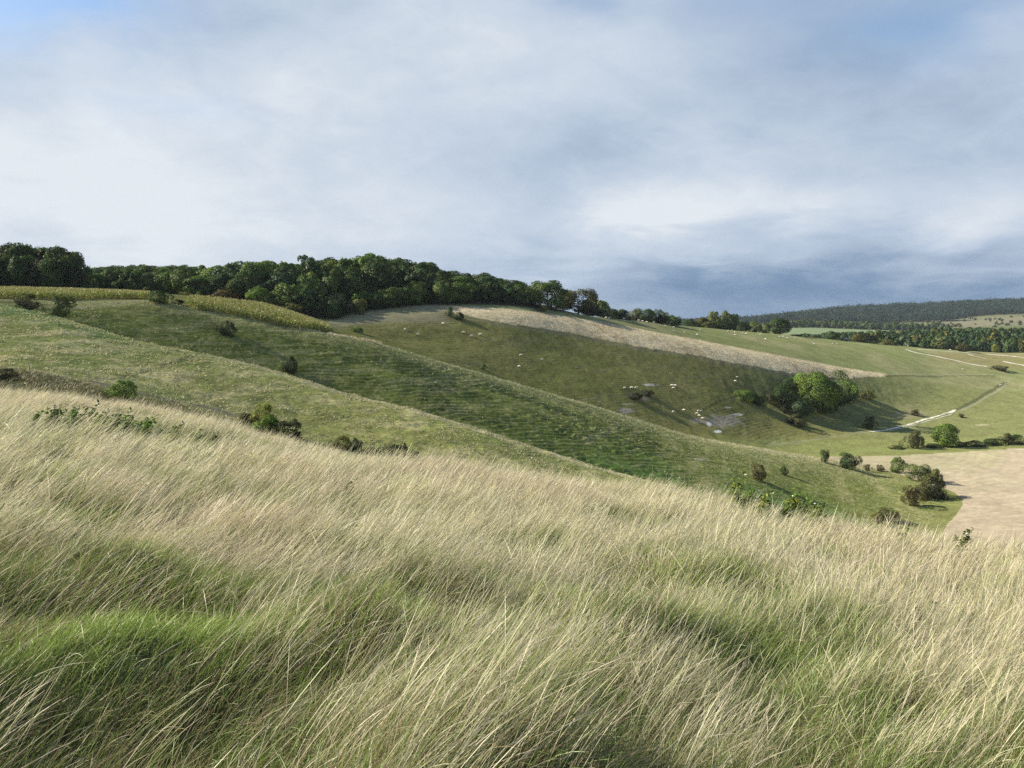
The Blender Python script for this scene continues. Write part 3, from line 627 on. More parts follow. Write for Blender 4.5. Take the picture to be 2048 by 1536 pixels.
SK('small_tree','ash',1200,600,46,368,'pale','small pale feathery tree where the wood meets the hilltop hedge')
for i, (u, vt, w, cc) in enumerate([(1222,616,34,'dark'),(1246,618,34,'dark'),(1268,616,34,'olive'),(1292,617,34,'dark'),(1312,618,32,'mid'),(1332,624,30,'pale'),(1350,632,28,'dark'),(1234,622,30,'black'),(1280,624,32,'black'),(1322,628,28,'black')]):
    o = ['first','second','third','fourth','fifth','sixth','seventh'][i] if i < 7 else ['left','middle','right'][i-7]
    SK('hedge_tree','oak' if i % 2 else 'bush',u,vt,w,392+i%3*4,cc,f'{o} tree from the left in the hilltop hedge' if i < 7 else f'{o} of three blackish low trees along the foot of the hilltop hedge','tree','trees of the hilltop hedge')
for i, (u, vt, w, Y, k, cc, lb) in enumerate([(1378,638,36,452,'bush','dark','dark low tree left of the poplars on the hilltop'),(1402,634,36,455,'oak','olive','olive tree just left of the poplars on the hilltop'),
     (1425,622,30,458,'poplar','pale','leftmost tall pale tree of the poplar group'),(1447,621,34,458,'poplar','pale','middle tall pale tree of the poplar group'),(1466,627,26,460,'poplar','mid','rightmost tall tree of the poplar group'),
     (1417,642,26,448,'bush','olive','round olive bush standing free before the poplars'),(1484,642,34,466,'bush','dark','dark low tree right of the poplars'),(1508,642,32,470,'ash','pale','pale tree between the poplars and the big dark tree'),
     (1530,646,26,472,'bush','mid','green bush left of the big dark hilltop tree'),(1440,648,50,462,'bush','dark','dark undergrowth beneath the poplar group')]):
    SK('hilltop_tree',k,u,vt,w,Y,cc,lb,'tree')
SK('large_tree','oak',1559,636,42,468,'dark','big dark round tree alone on the hilltop left of the far green field')
SK('hilltop_shrub','bush',1592,668,26,474,'black','low black scrub right of the big dark hilltop tree','shrub')
SK('small_tree','bush',1665,661,28,486,'dark','round dark tree on the skyline in front of the far green field')
SK('hilltop_shrub','bush',1627,671,16,484,'olive','little yellowish bush on the skyline left of the round dark tree','shrub')
SK('hilltop_shrub','bush',1712,668,26,500,'olive','olive bush between the round dark tree and the black bush','shrub')
SK('hilltop_shrub','bush',1732,666,36,500,'black','black rounded bush with a taller thin tree beside it','shrub')
SK('thin_tree','ash',1752,659,22,505,'pale','thin pale tree right of the black rounded bush')
SK('hilltop_shrub','bush',1780,678,16,512,'olive','small bush on the skyline past the thin pale tree','shrub')
SK('hilltop_shrub','bush',1922,685,22,520,'rust','orange tinged half of the bush above the chalk tracks','shrub')
SK('hilltop_shrub','bush',1932,688,18,522,'dark','dark half of the bush above the chalk tracks','shrub')
SK('hilltop_shrub','bush',1992,687,18,540,'yellow','yellowish round bush on the skyline near the right edge','shrub')
SK('hilltop_shrub','bush',1845,690,8,520,'dark','tiny dark bush above the curving chalk track','shrub')

# --- the wood: rows of trees behind its edge, tops following the skyline
TOPU = [180,240,300,400,450,510,560,620,700,745,790,850,900,950,990,1040,1085,1140,1200]
TOPV = [536,532,530,532,530,519,528,512,514,507,517,524,543,543,556,562,566,580,602]
def wood():
    k = 0; cols = ['dark','mid','blue','dark','mid','dark','dark','mid','blue','bright']
    ordw = lambda n: f'number {n}'
    rows = [(0, 11, 7), (1, 14, 8.5), (2, 15, 9), (3, 15, 9.5), (4, 15, 10)]
    uu = np.arange(205, 1060, 8.0)
    _, Yedge, _ = pix(uu, 600, 1.0)
    sE = np.array([(u - 1024) / F for u in uu])
    baseY = np.interp(uu, [200,300,500,600,650,720,800,900,1000,1100], [275,278,268,264,269,287,297,311,322,342])
    rnames = ['front edge of the wood', 'second rank of the wood', 'middle rank of the wood', 'upper rank of the wood', 'skyline rank of the wood']
    for r, hh, sp in rows:
        u = 170.0 + rng.uniform(0, 20); n = 0
        while u < 1045:
            Y = float(np.interp(u, uu, baseY)) + r * 13 + rng.uniform(-3, 4)
            p = on(u, Y); top = float(np.interp(u, TOPU, TOPV)); zt = float(tanv(top - 3 + abs(rng.normal()) * 7)) * Y
            hmax = zt - p[2]; h = hh * rng.uniform(.8, 1.15)
            if r == 0: h *= .8
            if r >= 2 and r < 4: h = min(hmax, max(h, hmax * rng.uniform(.75, .95)))
            if r == 4: h = hmax
            h = min(h, hmax); h = max(h, 5)
            w = rng.uniform(8, 13) if r == 0 else rng.uniform(11, 17.5)
            u += w * .62 * F / Y
            if h > 26 or (r == 4 and h < 6): continue
            n += 1; cc = cols[int(rng.integers(0, len(cols)))]
            if u > 800 and cc == 'bright': cc = 'mid'
            plant('woodland_tree', ['oak', 'oak', 'ash'][int(rng.integers(0, 3))], p, w, h, cc,
                  f'{ {"dark":"dark green","mid":"mid green","blue":"bluish green","olive":"olive","bright":"light green"}[cc] } rounded tree, number {n} from left in {rnames[r]}', 'tree', 'trees of the wood on the ridge', sink=.3)
            k += 1
    # left dark wood
    TU = [-60,0,30,60,90,130,150,165,190,205]; TV = [478,487,484,480,492,487,500,516,548,572]
    n = 0
    for Y0, rr in [(217, 0), (226, 1), (236, 2)]:
        u = -70.0
        while u < 192 - rr * 10:
            Y = Y0 + rng.uniform(-2, 2); p = on(u, Y); zt = float(tanv(np.interp(u, TU, TV) + rng.uniform(0, 5) + (24 if rr == 0 else 0))) * Y; h = zt - p[2]
            w = max(4.5, h * rng.uniform(.62, .85)); u += w * .55 * F / Y; n += 1
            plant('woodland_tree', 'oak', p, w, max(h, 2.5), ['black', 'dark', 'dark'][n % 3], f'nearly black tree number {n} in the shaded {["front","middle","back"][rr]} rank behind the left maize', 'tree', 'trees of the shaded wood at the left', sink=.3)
    # shrubs at the wood foot
    for (u, vb, vt, w, cc, lb) in [(300,592,578,26,'olive','olive bush at the wood foot beyond the maize corner'),(385,593,581,44,'olive','olive hedge bush at the foot of the wood'),(405,594,580,30,'bright','greener bush at the foot of the wood beside the hedge'),(455,604,584,58,'rust','brownish long bush at the wood foot behind the maize strip'),
        (520,612,580,46,'bright','light green bush at the wood foot behind the maize strip'),(566,618,600,26,'yellow','small yellow bush at the wood foot'),(588,626,606,42,'olive','olive round bush at the wood foot near the maize end'),(545,614,588,34,'mid','green bush behind the small yellow one'),
        (668,640,600,40,'dark','dark bush at the wood foot past the maize'),(1083,622,608,26,'olive','small olive bush under the broad end tree'),(720,630,598,30,'olive','olive bush in the shade of the wood edge')]:
        Y = float(np.interp(u, uu, baseY)) - 6; p = on(u, Y); plant('wood_edge_shrub', 'bush', p, w * Y / F, max(1.5, (vb - vt) * Y / F), cc, lb, 'shrub', 'shrubs at the foot of the wood', sink=.2)
wood()
# trees in the valley beyond the hilltop
def beyond():
    n = 0
    for (Y0, u0, u1, vt0, vt1) in [(640,1770,2075,676,680),(680,1760,2075,669,671),(730,1740,2075,664,662),(780,1700,2075,664,655),(840,1650,2075,666,651),(900,1600,2075,668,650),(980,1590,1960,668,655)]:
        u = u0
        while u < u1:
            Y = Y0 + rng.uniform(-15, 15); p = on(u, Y); vt = np.interp(u, [u0, u1], [vt0, vt1]) + rng.uniform(-2, 4) - 4 * math.exp(-((u - 1880) / 30) ** 2)
            h = float(tanv(vt)) * Y - p[2]; h = min(max(h, 6), 20); w = max(rng.uniform(9, 13), h * .8); u += w * .6 * F / Y; n += 1
            cc = ['dark','blue','dark','olive','dark','blue','blue'][int(rng.integers(0, 7))]
            plant('valley_tree', 'far', p, w, h, cc, f'{ {"dark":"dark","blue":"bluish","mid":"green","olive":"olive","brown":"brownish"}[cc] } tree number {n} of the valley belt beyond the chalk tracks', 'tree', 'trees of the belt beyond the hilltop', sink=.3)
    for (Y0, u0, u1) in [(1480,1560,1900),(1530,1540,1880)]:
        u = u0
        while u < u1:
            Y = Y0 + rng.uniform(-20, 20); p = on(u, Y); h = rng.uniform(11, 17); w = rng.uniform(11, 16); u += w * .75 * F / Y; n += 1
            cc = ['dark','blue','mid','blue'][int(rng.integers(0, 4))]
            plant('far_tree', 'far', p, w, h, cc, f'small far {cc if cc!="mid" else "green"} tree number {n} lining the top of the far field', 'tree', 'trees behind the far green field', sink=.3)
    n = 0
    for i in range(46):
        u = rng.uniform(1850, 2080); Y = rng.uniform(1520, 1950); p = on(u, Y); w = rng.uniform(5, 11); n += 1
        plant('far_shrub', 'far', p, w, w * .7, ['dark', 'olive'][i % 2], f'small dark scrub bush dotted on the far brown slope', 'shrub', 'scrub bushes on the far brown slope', sink=.3)
beyond()
def far_wood():
    rg = np.random.default_rng(77); n = 3000
    u = rg.uniform(1180, 2200, n); Y = rg.uniform(1950, 2620, n); x, _, _ = pix(u, 650, Y); H = height(x, Y)
    open_ = fbm(x * .004, Y * .006, 3, 5); keep = (open_ < .55) | (Y > 2220); x, Y, H = x[keep], Y[keep], H[keep]; n = len(x)
    m = 70; r = rg.uniform(12, 24, n); hh = rg.uniform(10, 22, n)
    i = np.repeat(np.arange(n), m); d = rg.normal(size=(n * m, 3)); d[:, 2] = np.abs(d[:, 2]) * .9 + .05 * d[:, 2]; d /= np.linalg.norm(d, axis=1, keepdims=True)
    lump = 1 + .18 * rg.normal(size=n * m)
    P = np.stack([x[i] + d[:, 0] * r[i] * lump, Y[i] + d[:, 1] * r[i] * lump, H[i] + hh[i] * .35 + d[:, 2] * hh[i] * .65 * lump], -1)
    V, Q = leaf_quads(P, d + rg.normal(size=d.shape) * .3, 3.6, rg, 1.3)
    tone = np.array([.028, .050, .036]) * (rg.uniform(.7, 1.35, n)[i] * rg.uniform(.85, 1.15, n * m))[:, None]; tone[:, 0] *= np.where(rg.random(n) < .15, 1.3, 1)[i]  # blue cast of distance haze is mixed into the leaf colour
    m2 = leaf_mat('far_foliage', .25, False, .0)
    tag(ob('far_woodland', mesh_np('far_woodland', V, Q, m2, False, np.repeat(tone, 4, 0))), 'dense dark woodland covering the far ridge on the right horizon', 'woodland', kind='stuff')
far_wood()

# ------------------------------------------------------------------ blades of grass
def blades(root, L, Wd, az, th0, th1, segs, cb, ct, rg, head=None, roll=None):
    """curved tapering ribbons; root (n,3), az lean direction, th0/th1 lean from vertical at foot and tip"""
    n = len(root); t = np.linspace(0, 1, segs + 1); P = np.zeros((n, segs + 1, 3)); P[:, 0] = root
    dirs = np.stack([np.cos(az), np.sin(az)], -1); T = []
    for k in range(segs):
        th = th0 + (th1 - th0) * ((k + .5) / segs); st = (L / segs * np.sin(th))[:, None]
        P[:, k+1, :2] = P[:, k, :2] + dirs * st; P[:, k+1, 2] = P[:, k, 2] + L / segs * np.cos(th)
    tan = np.gradient(P, axis=1); tan /= np.linalg.norm(tan, axis=2, keepdims=True)
    side = np.stack([-np.sin(az), np.cos(az), 0 * az], -1)[:, None, :]; nn = np.cross(tan, side)
    ro = (rg.uniform(0, math.pi, n) if roll is None else roll)[:, None, None]; wv = side * np.cos(ro) + nn * np.sin(ro)
    prof = np.interp(t, [0, .3, .7, 1], [.8, 1, .75, .12]) if head is None else np.interp(t, *head)
    wv = wv * (Wd[:, None] * prof[None])[..., None] * .5
    V = np.stack([P - wv, P + wv], 2).reshape(n, -1, 3)
    col = cb[:, None, :] + (ct - cb)[:, None, :] * (t[None, :, None] ** .8); col = np.repeat(col, 2, 1)
    b = (np.arange(n) * (segs + 1) * 2)[:, None, None]; q = (np.arange(segs) * 2)[None, :, None] + np.array([0, 1, 3, 2])[None, None]
    return V.reshape(-1, 3), (b + q).reshape(-1, 4), col.reshape(-1, 3)
def cat3(parts):
    Vs, Qs, Cs, o = [], [], [], 0
    for V, Q, c in parts: Vs.append(V); Qs.append(Q + o); Cs.append(c); o += len(V)
    return np.concatenate(Vs), np.concatenate(Qs), np.concatenate(Cs)
WIND = math.atan2(.5, .87)
def crestY(X):                      # a little beyond the foreground crest
    c = CUR[5]; xs = c[0] * (c[1] + S0); return np.interp(X, xs, c[1])
HOLES = [(-9.6,19.5,4.2,8,1),(-12.5,25,5,6,1),(-6,19.5,2.6,6,1),(-2.6,3.7,1.0,.4,.4),(-3.6,5.0,.9,.35,.5),(-1.3,3.3,.6,.25,.5),(1.8,3.5,.8,.4,.6),(.6,6.8,.7,.35,.6),(-3.2,24,2.6,2.6,.9),(-17,27,4,3,.6),(-2,21,1.8,1.2,.7),(2.2,19,1.6,1.0,.7),(6.4,18.2,2.6,2.0,1),(8.6,15.6,1.4,1.2,.7),
 (5.9,9.3,.8,.7,1),(-4.6,8.2,1.0,.6,.9),(-1.3,6.2,.6,.45,.9),(2.2,5.8,.6,.4,.8),(-2.3,3.9,.6,.35,.9),(.3,4.4,.5,.3,.7),(3.2,4.6,.5,.35,.6),(-6.5,11.5,1.3,.7,.7),(1.4,9.5,.9,.5,.6)]
def holes(X, Y):
    w = np.zeros(len(X)); jx = (fbm(X * .9, Y * .9, 3, 301) - .5) * 1.6
    for (hx, hy, rx, ry, a) in HOLES: w = np.maximum(w, sst(1.15, .65, np.hypot((X - hx) / rx, (Y - hy) / ry) + jx * .6) * a)
    return w
def meadow():
    rg = np.random.default_rng(11); parts_g, parts_s = [], []
    # (near, far, green/m2, straw/m2, segments, width factor)
    bands = [(1.6, 4.5, 3000, 1150, 6, 1.0), (4.5, 7.5, 1900, 900, 5, 1.2), (7.5, 12, 900, 680, 4, 1.6), (12, 20, 330, 430, 4, 2.3), (20, 32, 120, 230, 3, 3.5), (32, 46, 50, 120, 3, 5.0)]
    for (y0, y1, dg, ds, sg, wf) in bands:
        xm0, xm1 = -(y1 * .70 + 4.0), (y1 * .70 + 5.0)
        area = (y1 - y0) * (xm1 - xm0)
        for kind, dens in (('g', dg), ('s', ds)):
            n = int(area * dens * 1.25); X = rg.uniform(xm0, xm1, n); Y = rg.uniform(y0, y1, n)
            keep = (X > -(Y * .70 + 4.0)) & (X < Y * .70 + 5.0) & (Y < crestY(X) + 3.5); X, Y = X[keep], Y[keep]
            # tussocks: density waves, and straw stands thicker away from the camera
            tus = fbm(X * 1.3, Y * 1.3, 3, 71); big = fbm(X * .28 + Y * .1, Y * .38, 3, 73); hw = holes(X, Y)
            if kind == 's':
                far = sst(2.5, 9, Y + (X + 1) * .5); clump = fbm(X * 2.6, Y * 2.6, 2, 75)
                pr = np.clip((.36 + .64 * far) * (.07 + .16 * far + 1.35 * sst(.42, .58, big * .55 + clump * .45)) * (.35 + 1.2 * sst(.3, .62, tus)), 0, 1) * (1 - .95 * hw)
            else: pr = np.clip(.55 + .8 * sst(.3, .6, tus), 0, 1)
            keep = rg.random(len(X)) < pr; X, Y, tus, big, hw = X[keep], Y[keep], tus[keep], big[keep], hw[keep]; n = len(X)
            H = height(X, Y); root = np.stack([X, Y, H - .01], -1)
            gust = (fbm(X * .35, Y * .35, 2, 79) - .5) + .8 * (fbm(X * 1.4, Y * 1.4, 2, 80) - .5); az = WIND + gust * 1.1 + rg.normal(size=n) * (np.where(rg.random(n) < .22, .85, .20) if kind == 's' else .9)
            v_ = rg.uniform(0, 1, n)
            if kind == 's':
                tall = rg.random(n) < .12
                L = rg.uniform(.34, .66, n) * (.45 + 1.0 * fbm(X * .5, Y * .5, 3, 93))* (.85 + .4 * big) + np.where(tall, rg.uniform(.12, .34, n), 0)
                Wd = rg.uniform(.0013, .0026, n) * wf
                th0 = R(27) + rg.normal(size=n) * R(9) + gust * R(16); th1 = R(64) + rg.normal(size=n) * R(15) + gust * R(26)
                th1 = np.where(tall, th1 - R(14), th1)
                cb = np.array([.32, .30, .14]) + v_[:, None] * np.array([.14, .09, .06]); ct = np.array([.66, .585, .41]) + (v_[:, None] - .5) * np.array([.26, .25, .22])
                pink = (fbm(X * .22, Y * .3, 2, 83) > .55)[:, None] * rg.random((n, 1)); ct = ct * (1 - pink * np.array([0.06, .16, .10]))
                fresh = (rg.random(n) < .18)[:, None]; ct = np.where(fresh, ct * np.array([.78, .92, .6]), ct)
                head = ([0, .60, .72, .86, 1], [.75, .6, 1.6, 1.35, .2])
                parts_s.append(blades(root, L, Wd, az, th0, th1, sg, cb, ct, rg, head))
            else:
                L = rg.uniform(.10, .30, n) * (.55 + .9 * tus) * (1 - .25 * hw); Wd = rg.uniform(.0020, .0042, n) * wf
                th0 = R(10) + np.abs(rg.normal(size=n)) * R(16); th1 = R(72) + rg.normal(size=n) * R(20)
                dead = rg.random(n) < (.10 + .34 * sst(.45, .65, fbm(X * .9, Y * .9, 2, 91))) * (1 - .75 * hw); lime = sst(.45, .7, fbm(X * .7, Y * .7, 2, 89))[:, None]
                cb = np.array([.08, .115, .03]) + v_[:, None] * np.array([.04, .04, .01]); ct = np.array([.17, .25, .055]) + v_[:, None] * np.array([.13, .14, .04]) + lime * np.array([.08, .11, 0])
                cb = np.where(dead[:, None], np.array([.20, .15, .08]), cb); ct = np.where(dead[:, None], np.array([.36, .28, .17]) * (.8 + .4 * v_[:, None]), ct)
                parts_g.append(blades(root, L, Wd, az, th0, th1, max(3, sg - 1), cb, ct, rg))
    V, Q, c = cat3(parts_g); print('green', len(Q)); tag(ob('green_grass', mesh_np('green_grass', V, Q, M_grass, True, c)), 'soft green grass matted at the foot of the straw stems', 'grass', kind='stuff')
    V, Q, c = cat3(parts_s); print('straw', len(Q)); tag(ob('straw_grass', mesh_np('straw_grass', V, Q, M_grass, True, c)), 'long straw coloured grass stems bent rightwards by the wind', 'grass', kind='stuff')
meadow()

def scatter_tufts(name, label, n, ufn, L, Wd, cols, rg, nb=5, az=WIND, spread=.9, keepfn=None, ymax=None):
    """short tussocks on the farther slopes, one mesh"""
    X, Y = ufn(n, rg); H, q = height(X, Y, True)
    if keepfn is not None:
        k = keepfn(X, Y, H, q, rg); X, Y, H = X[k], Y[k], H[k]
    n = len(X); i = np.repeat(np.arange(n), nb); sz = rg.uniform(.6, 1.5, n)
    x = X[i] + rg.normal(size=n * nb) * L * .35; y = Y[i] + rg.normal(size=n * nb) * L * .35
    root = np.stack([x, y, H[i] - .04], -1); ll = L * sz[i] * rg.uniform(.6, 1.2, n * nb)
    a = az + rg.normal(size=n * nb) * spread; cc = np.array(cols)[rg.integers(0, len(cols), n)][i] * rg.uniform(.85, 1.15, n * nb)[:, None]
    V, Q, c = blades(root, ll, Wd * rg.uniform(.7, 1.3, n * nb), a, R(12) + np.abs(rg.normal(size=n * nb)) * R(14), R(60) + rg.normal(size=n * nb) * R(15), 2, cc * .8, cc, rg)
    tag(ob(name, mesh_np(name, V, Q, M_grass, True, c)), label, 'grass', kind='stuff')
def uni(y0, y1, u0, u1):
    def f(n, rg):
        Y = np.sqrt(rg.uniform(y0 ** 2, y1 ** 2, n)); u = rg.uniform(u0, u1, n); return (u - 1024) / F * Y, Y
    return f
def tussocks():
    rg = np.random.default_rng(5); straw = [(.40, .37, .19), (.34, .33, .15), (.43, .39, .23)]; grn = [(.15, .20, .06), (.20, .24, .08)]
    def k1(X, Y, H, q, rg): return (q > 6.9) & (q < 8.05) & (rg.random(len(X)) < .15 + 1.2 * sst(.45, .7, fbm(X * .3, Y * .3, 3, 103)))
    scatter_tufts('tussock_grass', 'pale straw tussocks speckling the near grazed slope', 52000, uni(90, 152, -120, 1500), .26, .07, straw + grn[1:], rg, 4, keepfn=k1)
    def k2(X, Y, H, q, rg): return (q > 8.6) & (q < 11.1) & (rg.random(len(X)) < .12 + 1.0 * sst(10.3, 10.95, q) + .5 * sst(.55, .7, fbm(X * .12, Y * .12, 3, 107)) + .6 * sst(.5, .6, fbm(X*.3, Y*.3, 2, 9)) * sst(1200, 1500, 1024 + F * X / Y))
    scatter_tufts('slope_grass', 'rough grass tufts along the crest and ledges of the terraced slope', 60000, uni(140, 242, 100, 1880), .26, .09, straw[:2] + grn + grn, rg, 3, keepfn=k2)
    def k3(X, Y, H, q, rg):
        u, v = proj(X, Y, H); up = np.interp(u, [860,900,1000,1100,1200,1300,1400,1500,1600,1700,1775], [611,612,616,628,643,662,681,700,719,738,748])
        lo = np.interp(u, [860,900,1000,1100,1200,1300,1400,1500,1600,1680,1775], [613,624,645,659,678,697,712,731,750,757,752])
        return (q > 12.5) & (q < 16.1) & (v > up) & (v < lo) & (u > 885) & (u < 1772)
    scatter_tufts('dry_grass', 'tall dry tan grass filling the ungrazed strip across the hillside', 42000, uni(270, 420, 880, 1790), .42, .10, [(.56, .47, .30), (.52, .43, .27), (.48, .39, .25), (.60, .51, .33)], rg, 3, keepfn=k3)
    def k4(X, Y, H, q, rg):
        u, v = proj(X, Y, H); return (q > 4.9) & (q < 6.93) & (rg.random(len(X)) < .5)
    scatter_tufts('rank_grass', 'rank olive and straw grass on the bank between the foreground and the track', 26000, uni(44, 104, -150, 1100), .4, .05, [(.11, .12, .045), (.16, .14, .07), (.09, .11, .035), (.30, .25, .14)], rg, 4, keepfn=k4)
    def k5(X, Y, H, q, rg):
        u, v = proj(X, Y, H); return (q > 10.9) & (q < 12.3) & (u > 655) & (u < 760)
    scatter_tufts('bank_grass', 'dry grass on the ridge end past the maize strip', 2600, uni(180, 215, 640, 770), .55, .06, [(.42, .36, .23), (.36, .32, .2)], rg, 3, keepfn=k5)
tussocks()

# ------------------------------------------------------------------ maize
def maize(name, label, poly, ymin, ymax, n, rg):
    P = np.array([hit(u, v, ymin, ymax)[:2] if len(e := (u, v)) else None for u, v in poly])
    x0, y0 = P.min(0); x1, y1 = P.max(0); X = rg.uniform(x0, x1, n * 3); Y = rg.uniform(y0, y1, n * 3)
    X = np.round(X / .72) * .72 + rg.normal(size=len(X)) * .06
    ins = np.zeros(len(X), bool); j = len(P) - 1
    for i in range(len(P)):
        xi, yi = P[i]; xj, yj = P[j]; ins ^= ((yi > Y) != (yj > Y)) & (X < (xj - xi) * (Y - yi) / (yj - yi + 1e-12) + xi); j = i
    X, Y = X[ins][:n], Y[ins][:n]; n = len(X); H = height(X, Y); ht = rg.uniform(1.45, 1.95, n); parts = []
    root = np.stack([X, Y, H - .05], -1)
    ones = np.ones(n)
    parts.append(blades(root, ht, .05 * ones, rg.uniform(0, 6.28, n), 0 * ones, .08 * ones, 2, np.tile([.16, .15, .05], (n, 1)), np.tile([.25, .24, .08], (n, 1)), rg, ([0, 1], [1, .6])))
    for k in range(8):
        f = .18 + .1 * k; r = root + np.array([0, 0, 1.0]) * (ht * f)[:, None]; v = rg.random((n, 1)); yel = np.clip(.10 + .45 * v + .3 * (f < .4), 0, 1)
        cc = np.array([.14, .22, .035]) * (1 - yel) + np.array([.40, .34, .09]) * yel
        parts.append(blades(r, rg.uniform(.55, .85, n), .13 * ones, rg.uniform(0, 6.28, n), R(25) * ones, R(105) + rg.normal(size=n) * R(10), 3, cc * .9, cc, rg))
    top = root + np.array([0, 0, 1.0]) * (ht * .95)[:, None]
    for k in range(3): parts.append(blades(top, .34 * ones, .06 * ones, rg.uniform(0, 6.28, n), R(5) * ones, R(40) * ones, 2, np.tile([.36, .30, .12], (n, 1)), np.tile([.42, .34, .17], (n, 1)), rg))
    V, Q, c = cat3(parts); tag(ob(name, mesh_np(name, V, Q, M_crop, True, c)), label, 'crop', kind='stuff')
rgm = np.random.default_rng(3)
maize('maize_crop', 'strip of yellowing maize on the ridge in front of the wood', [(372,616),(450,631),(540,649),(610,661),(664,668),(650,655),(600,640),(500,614),(420,606),(380,604)], 172, 260, 3600, rgm)
_old = hit
def _plan(u, Y): x, _, _ = pix(u, 600, Y); return np.array([float(x), Y])
_m = {}
def hit_plan(u, v, a, b): return np.array([*_plan(u, v), 0])
hit = hit_plan
maize('maize_field', 'broad yellow green maize field in front of the shaded wood at the left', [(-120,176),(0,176),(150,183),(230,188),(296,189),(300,210),(230,214),(150,213),(-120,212)], 0, 0, 5200, rgm)
hit = _old

# ------------------------------------------------------------------ sheep
def sheep_meshes():
    bm_v = [(0,0,.55),(.28,0,.56),(.52,0,.55),(.66,0,.70),(.80,0,.74),(-.30,0,.57),(-.52,0,.52),(-.62,0,.42)]
    rad = [.27,.25,.19,.12,.09,.26,.17,.04]
    edges = [(0,1),(1,2),(2,3),(3,4),(0,5),(5,6),(6,7)]
    for sx, at in ((.42, 2), (-.42, 6)):
        for sy in (-.13, .13):
            b = len(bm_v); bm_v += [(sx, sy, .36), (sx + (-.03 if sx < 0 else 0), sy, .18), (sx, sy, .01)]; rad += [.075, .042, .04]; edges += [(at, b), (b, b+1), (b+1, b+2)]
    bm_v += [(.74, .11, .80), (.74, -.11, .80)]; rad += [.03, .03]; edges += [(3, len(bm_v)-2), (3, len(bm_v)-1)]
    me = bpy.data.meshes.new('body'); me.from_pydata(bm_v, edges, []); o = bpy.data.objects.new('tmp', me); COL.objects.link(o)
    sk = o.modifiers.new('s', 'SKIN'); 
    for i, r in enumerate(rad): me.skin_vertices[0].data[i].radius = (r, r)
    me.skin_vertices[0].data[0].use_root = True
    sb = o.modifiers.new('b', 'SUBSURF'); sb.levels = 1; sb.render_levels = 1
    dg = bpy.context.evaluated_depsgraph_get(); m2 = bpy.data.meshes.new_from_object(o.evaluated_get(dg)); m2.name = 'sheep'
    bpy.data.objects.remove(o); m2.materials.clear(); m2.materials.append(M_wool); m2.materials.append(M_face)
    for p in m2.polygons:
        p.use_smooth = True; c = p.center
        if c.x > .70 or c.z < .27: p.material_index = 1
    g = m2.copy(); 
    for v in g.vertices:               # head lowered to graze
        if v.co.x > .5: k = (v.co.x - .5) / .3; v.co.z -= min(k, 1.1) * .52; v.co.x += .04 * k
    g.name = 'sheep'
    return [m2, g]
SH = sheep_meshes()
def flock(pts, where, group, ymin, ymax, order='left'):
    pts = sorted(pts); n = len(pts)
    ordn = ['first','second','third','fourth','fifth','sixth','seventh','eighth','ninth','tenth','eleventh','twelfth','thirteenth','fourteenth','fifteenth','sixteenth','seventeenth','eighteenth','nineteenth','twentieth']
    for i, (u, v) in enumerate(pts):
        p = hit(u, v + 2.2, ymin, ymax); o = ob('sheep', SH[int(rng.random() < .65)]); o.location = (p[0], p[1], p[2] + .0)
        s = .92 + .16 * rng.random(); o.scale = (s, s, s); side = 0 if rng.random() < .5 else math.pi; o.rotation_euler = (0, 0, side + rng.normal() * .5)
        tag(o, f'white sheep, {ordn[i]} from left {where}' if n > 1 else f'cream white sheep {where}', 'sheep', group)
G = 'sheep grazing the hillside'
flock([(811,659),(836,669),(886,647),(928,665),(944,672),(960,669)], 'among those just below the wood on the upper hillside', G, 225, 330)
flock([(1042,710),(1084,719),(1038,733)], 'of the three scattered in the middle of the hillside', G, 225, 330)
flock([(1250,776),(1263,775.5),(1272,775.5)], 'of the row above the dark bramble patch', G, 230, 330)
flock([(1344.5,771),(1350,771),(1347,776)], 'of the tight trio right of the bramble patch', G, 230, 330)
flock([(1475,754),(1471,762)], 'of the pair above the combe bushes', G, 240, 360)
flock([(1347,824),(1368,820)], 'of the pair low on the hillside near the ridge line', G, 230, 330)
flock([(1397,822),(1402,822),(1394,827),(1398,831),(1405,836.5)], 'of the five beside the grey chalk scrape', G, 230, 330)
G2 = 'sheep on the hilltop pasture'
flock([(1212,635),(1247.5,637),(1278,640.5),(1285,642),(1294,643.5),(1303,643.5),(1308,644.5)], 'along the foot of the hilltop hedge', G2, 335, 420)
flock([(1332,651.5),(1349,650.5),(1348,654),(1347.5,661.7),(1369.5,664),(1381.5,657.5),(1401,658.5),(1395,668.7)], 'on the hilltop left of the free olive bush', G2, 335, 440)
flock([(1457,662),(1469.7,663.5),(1471,669.5),(1486,666),(1492,666.5)], 'in front of the poplar group', G2, 340, 455)
flock([(1521.5,668.5),(1530.5,677.6),(1560,672.5),(1567,672.5),(1574.7,675.4),(1590.5,675.4)], 'near the big dark hilltop tree', G2, 350, 472)
flock([(1626,685),(1629,687),(1665.5,687),(1675,687)], 'below the round dark skyline tree', G2, 350, 490)
flock([(1926.6,737.5)], 'alone below the long chalk track', G2, 380, 540)
flock([(2001,769.8),(2012,766.6)], 'of the pair at the top of the grassy ledge track', G2, 360, 520)
flock([(1900.4,695)], 'on the far skyline above the chalk tracks', G2, 400, 540)

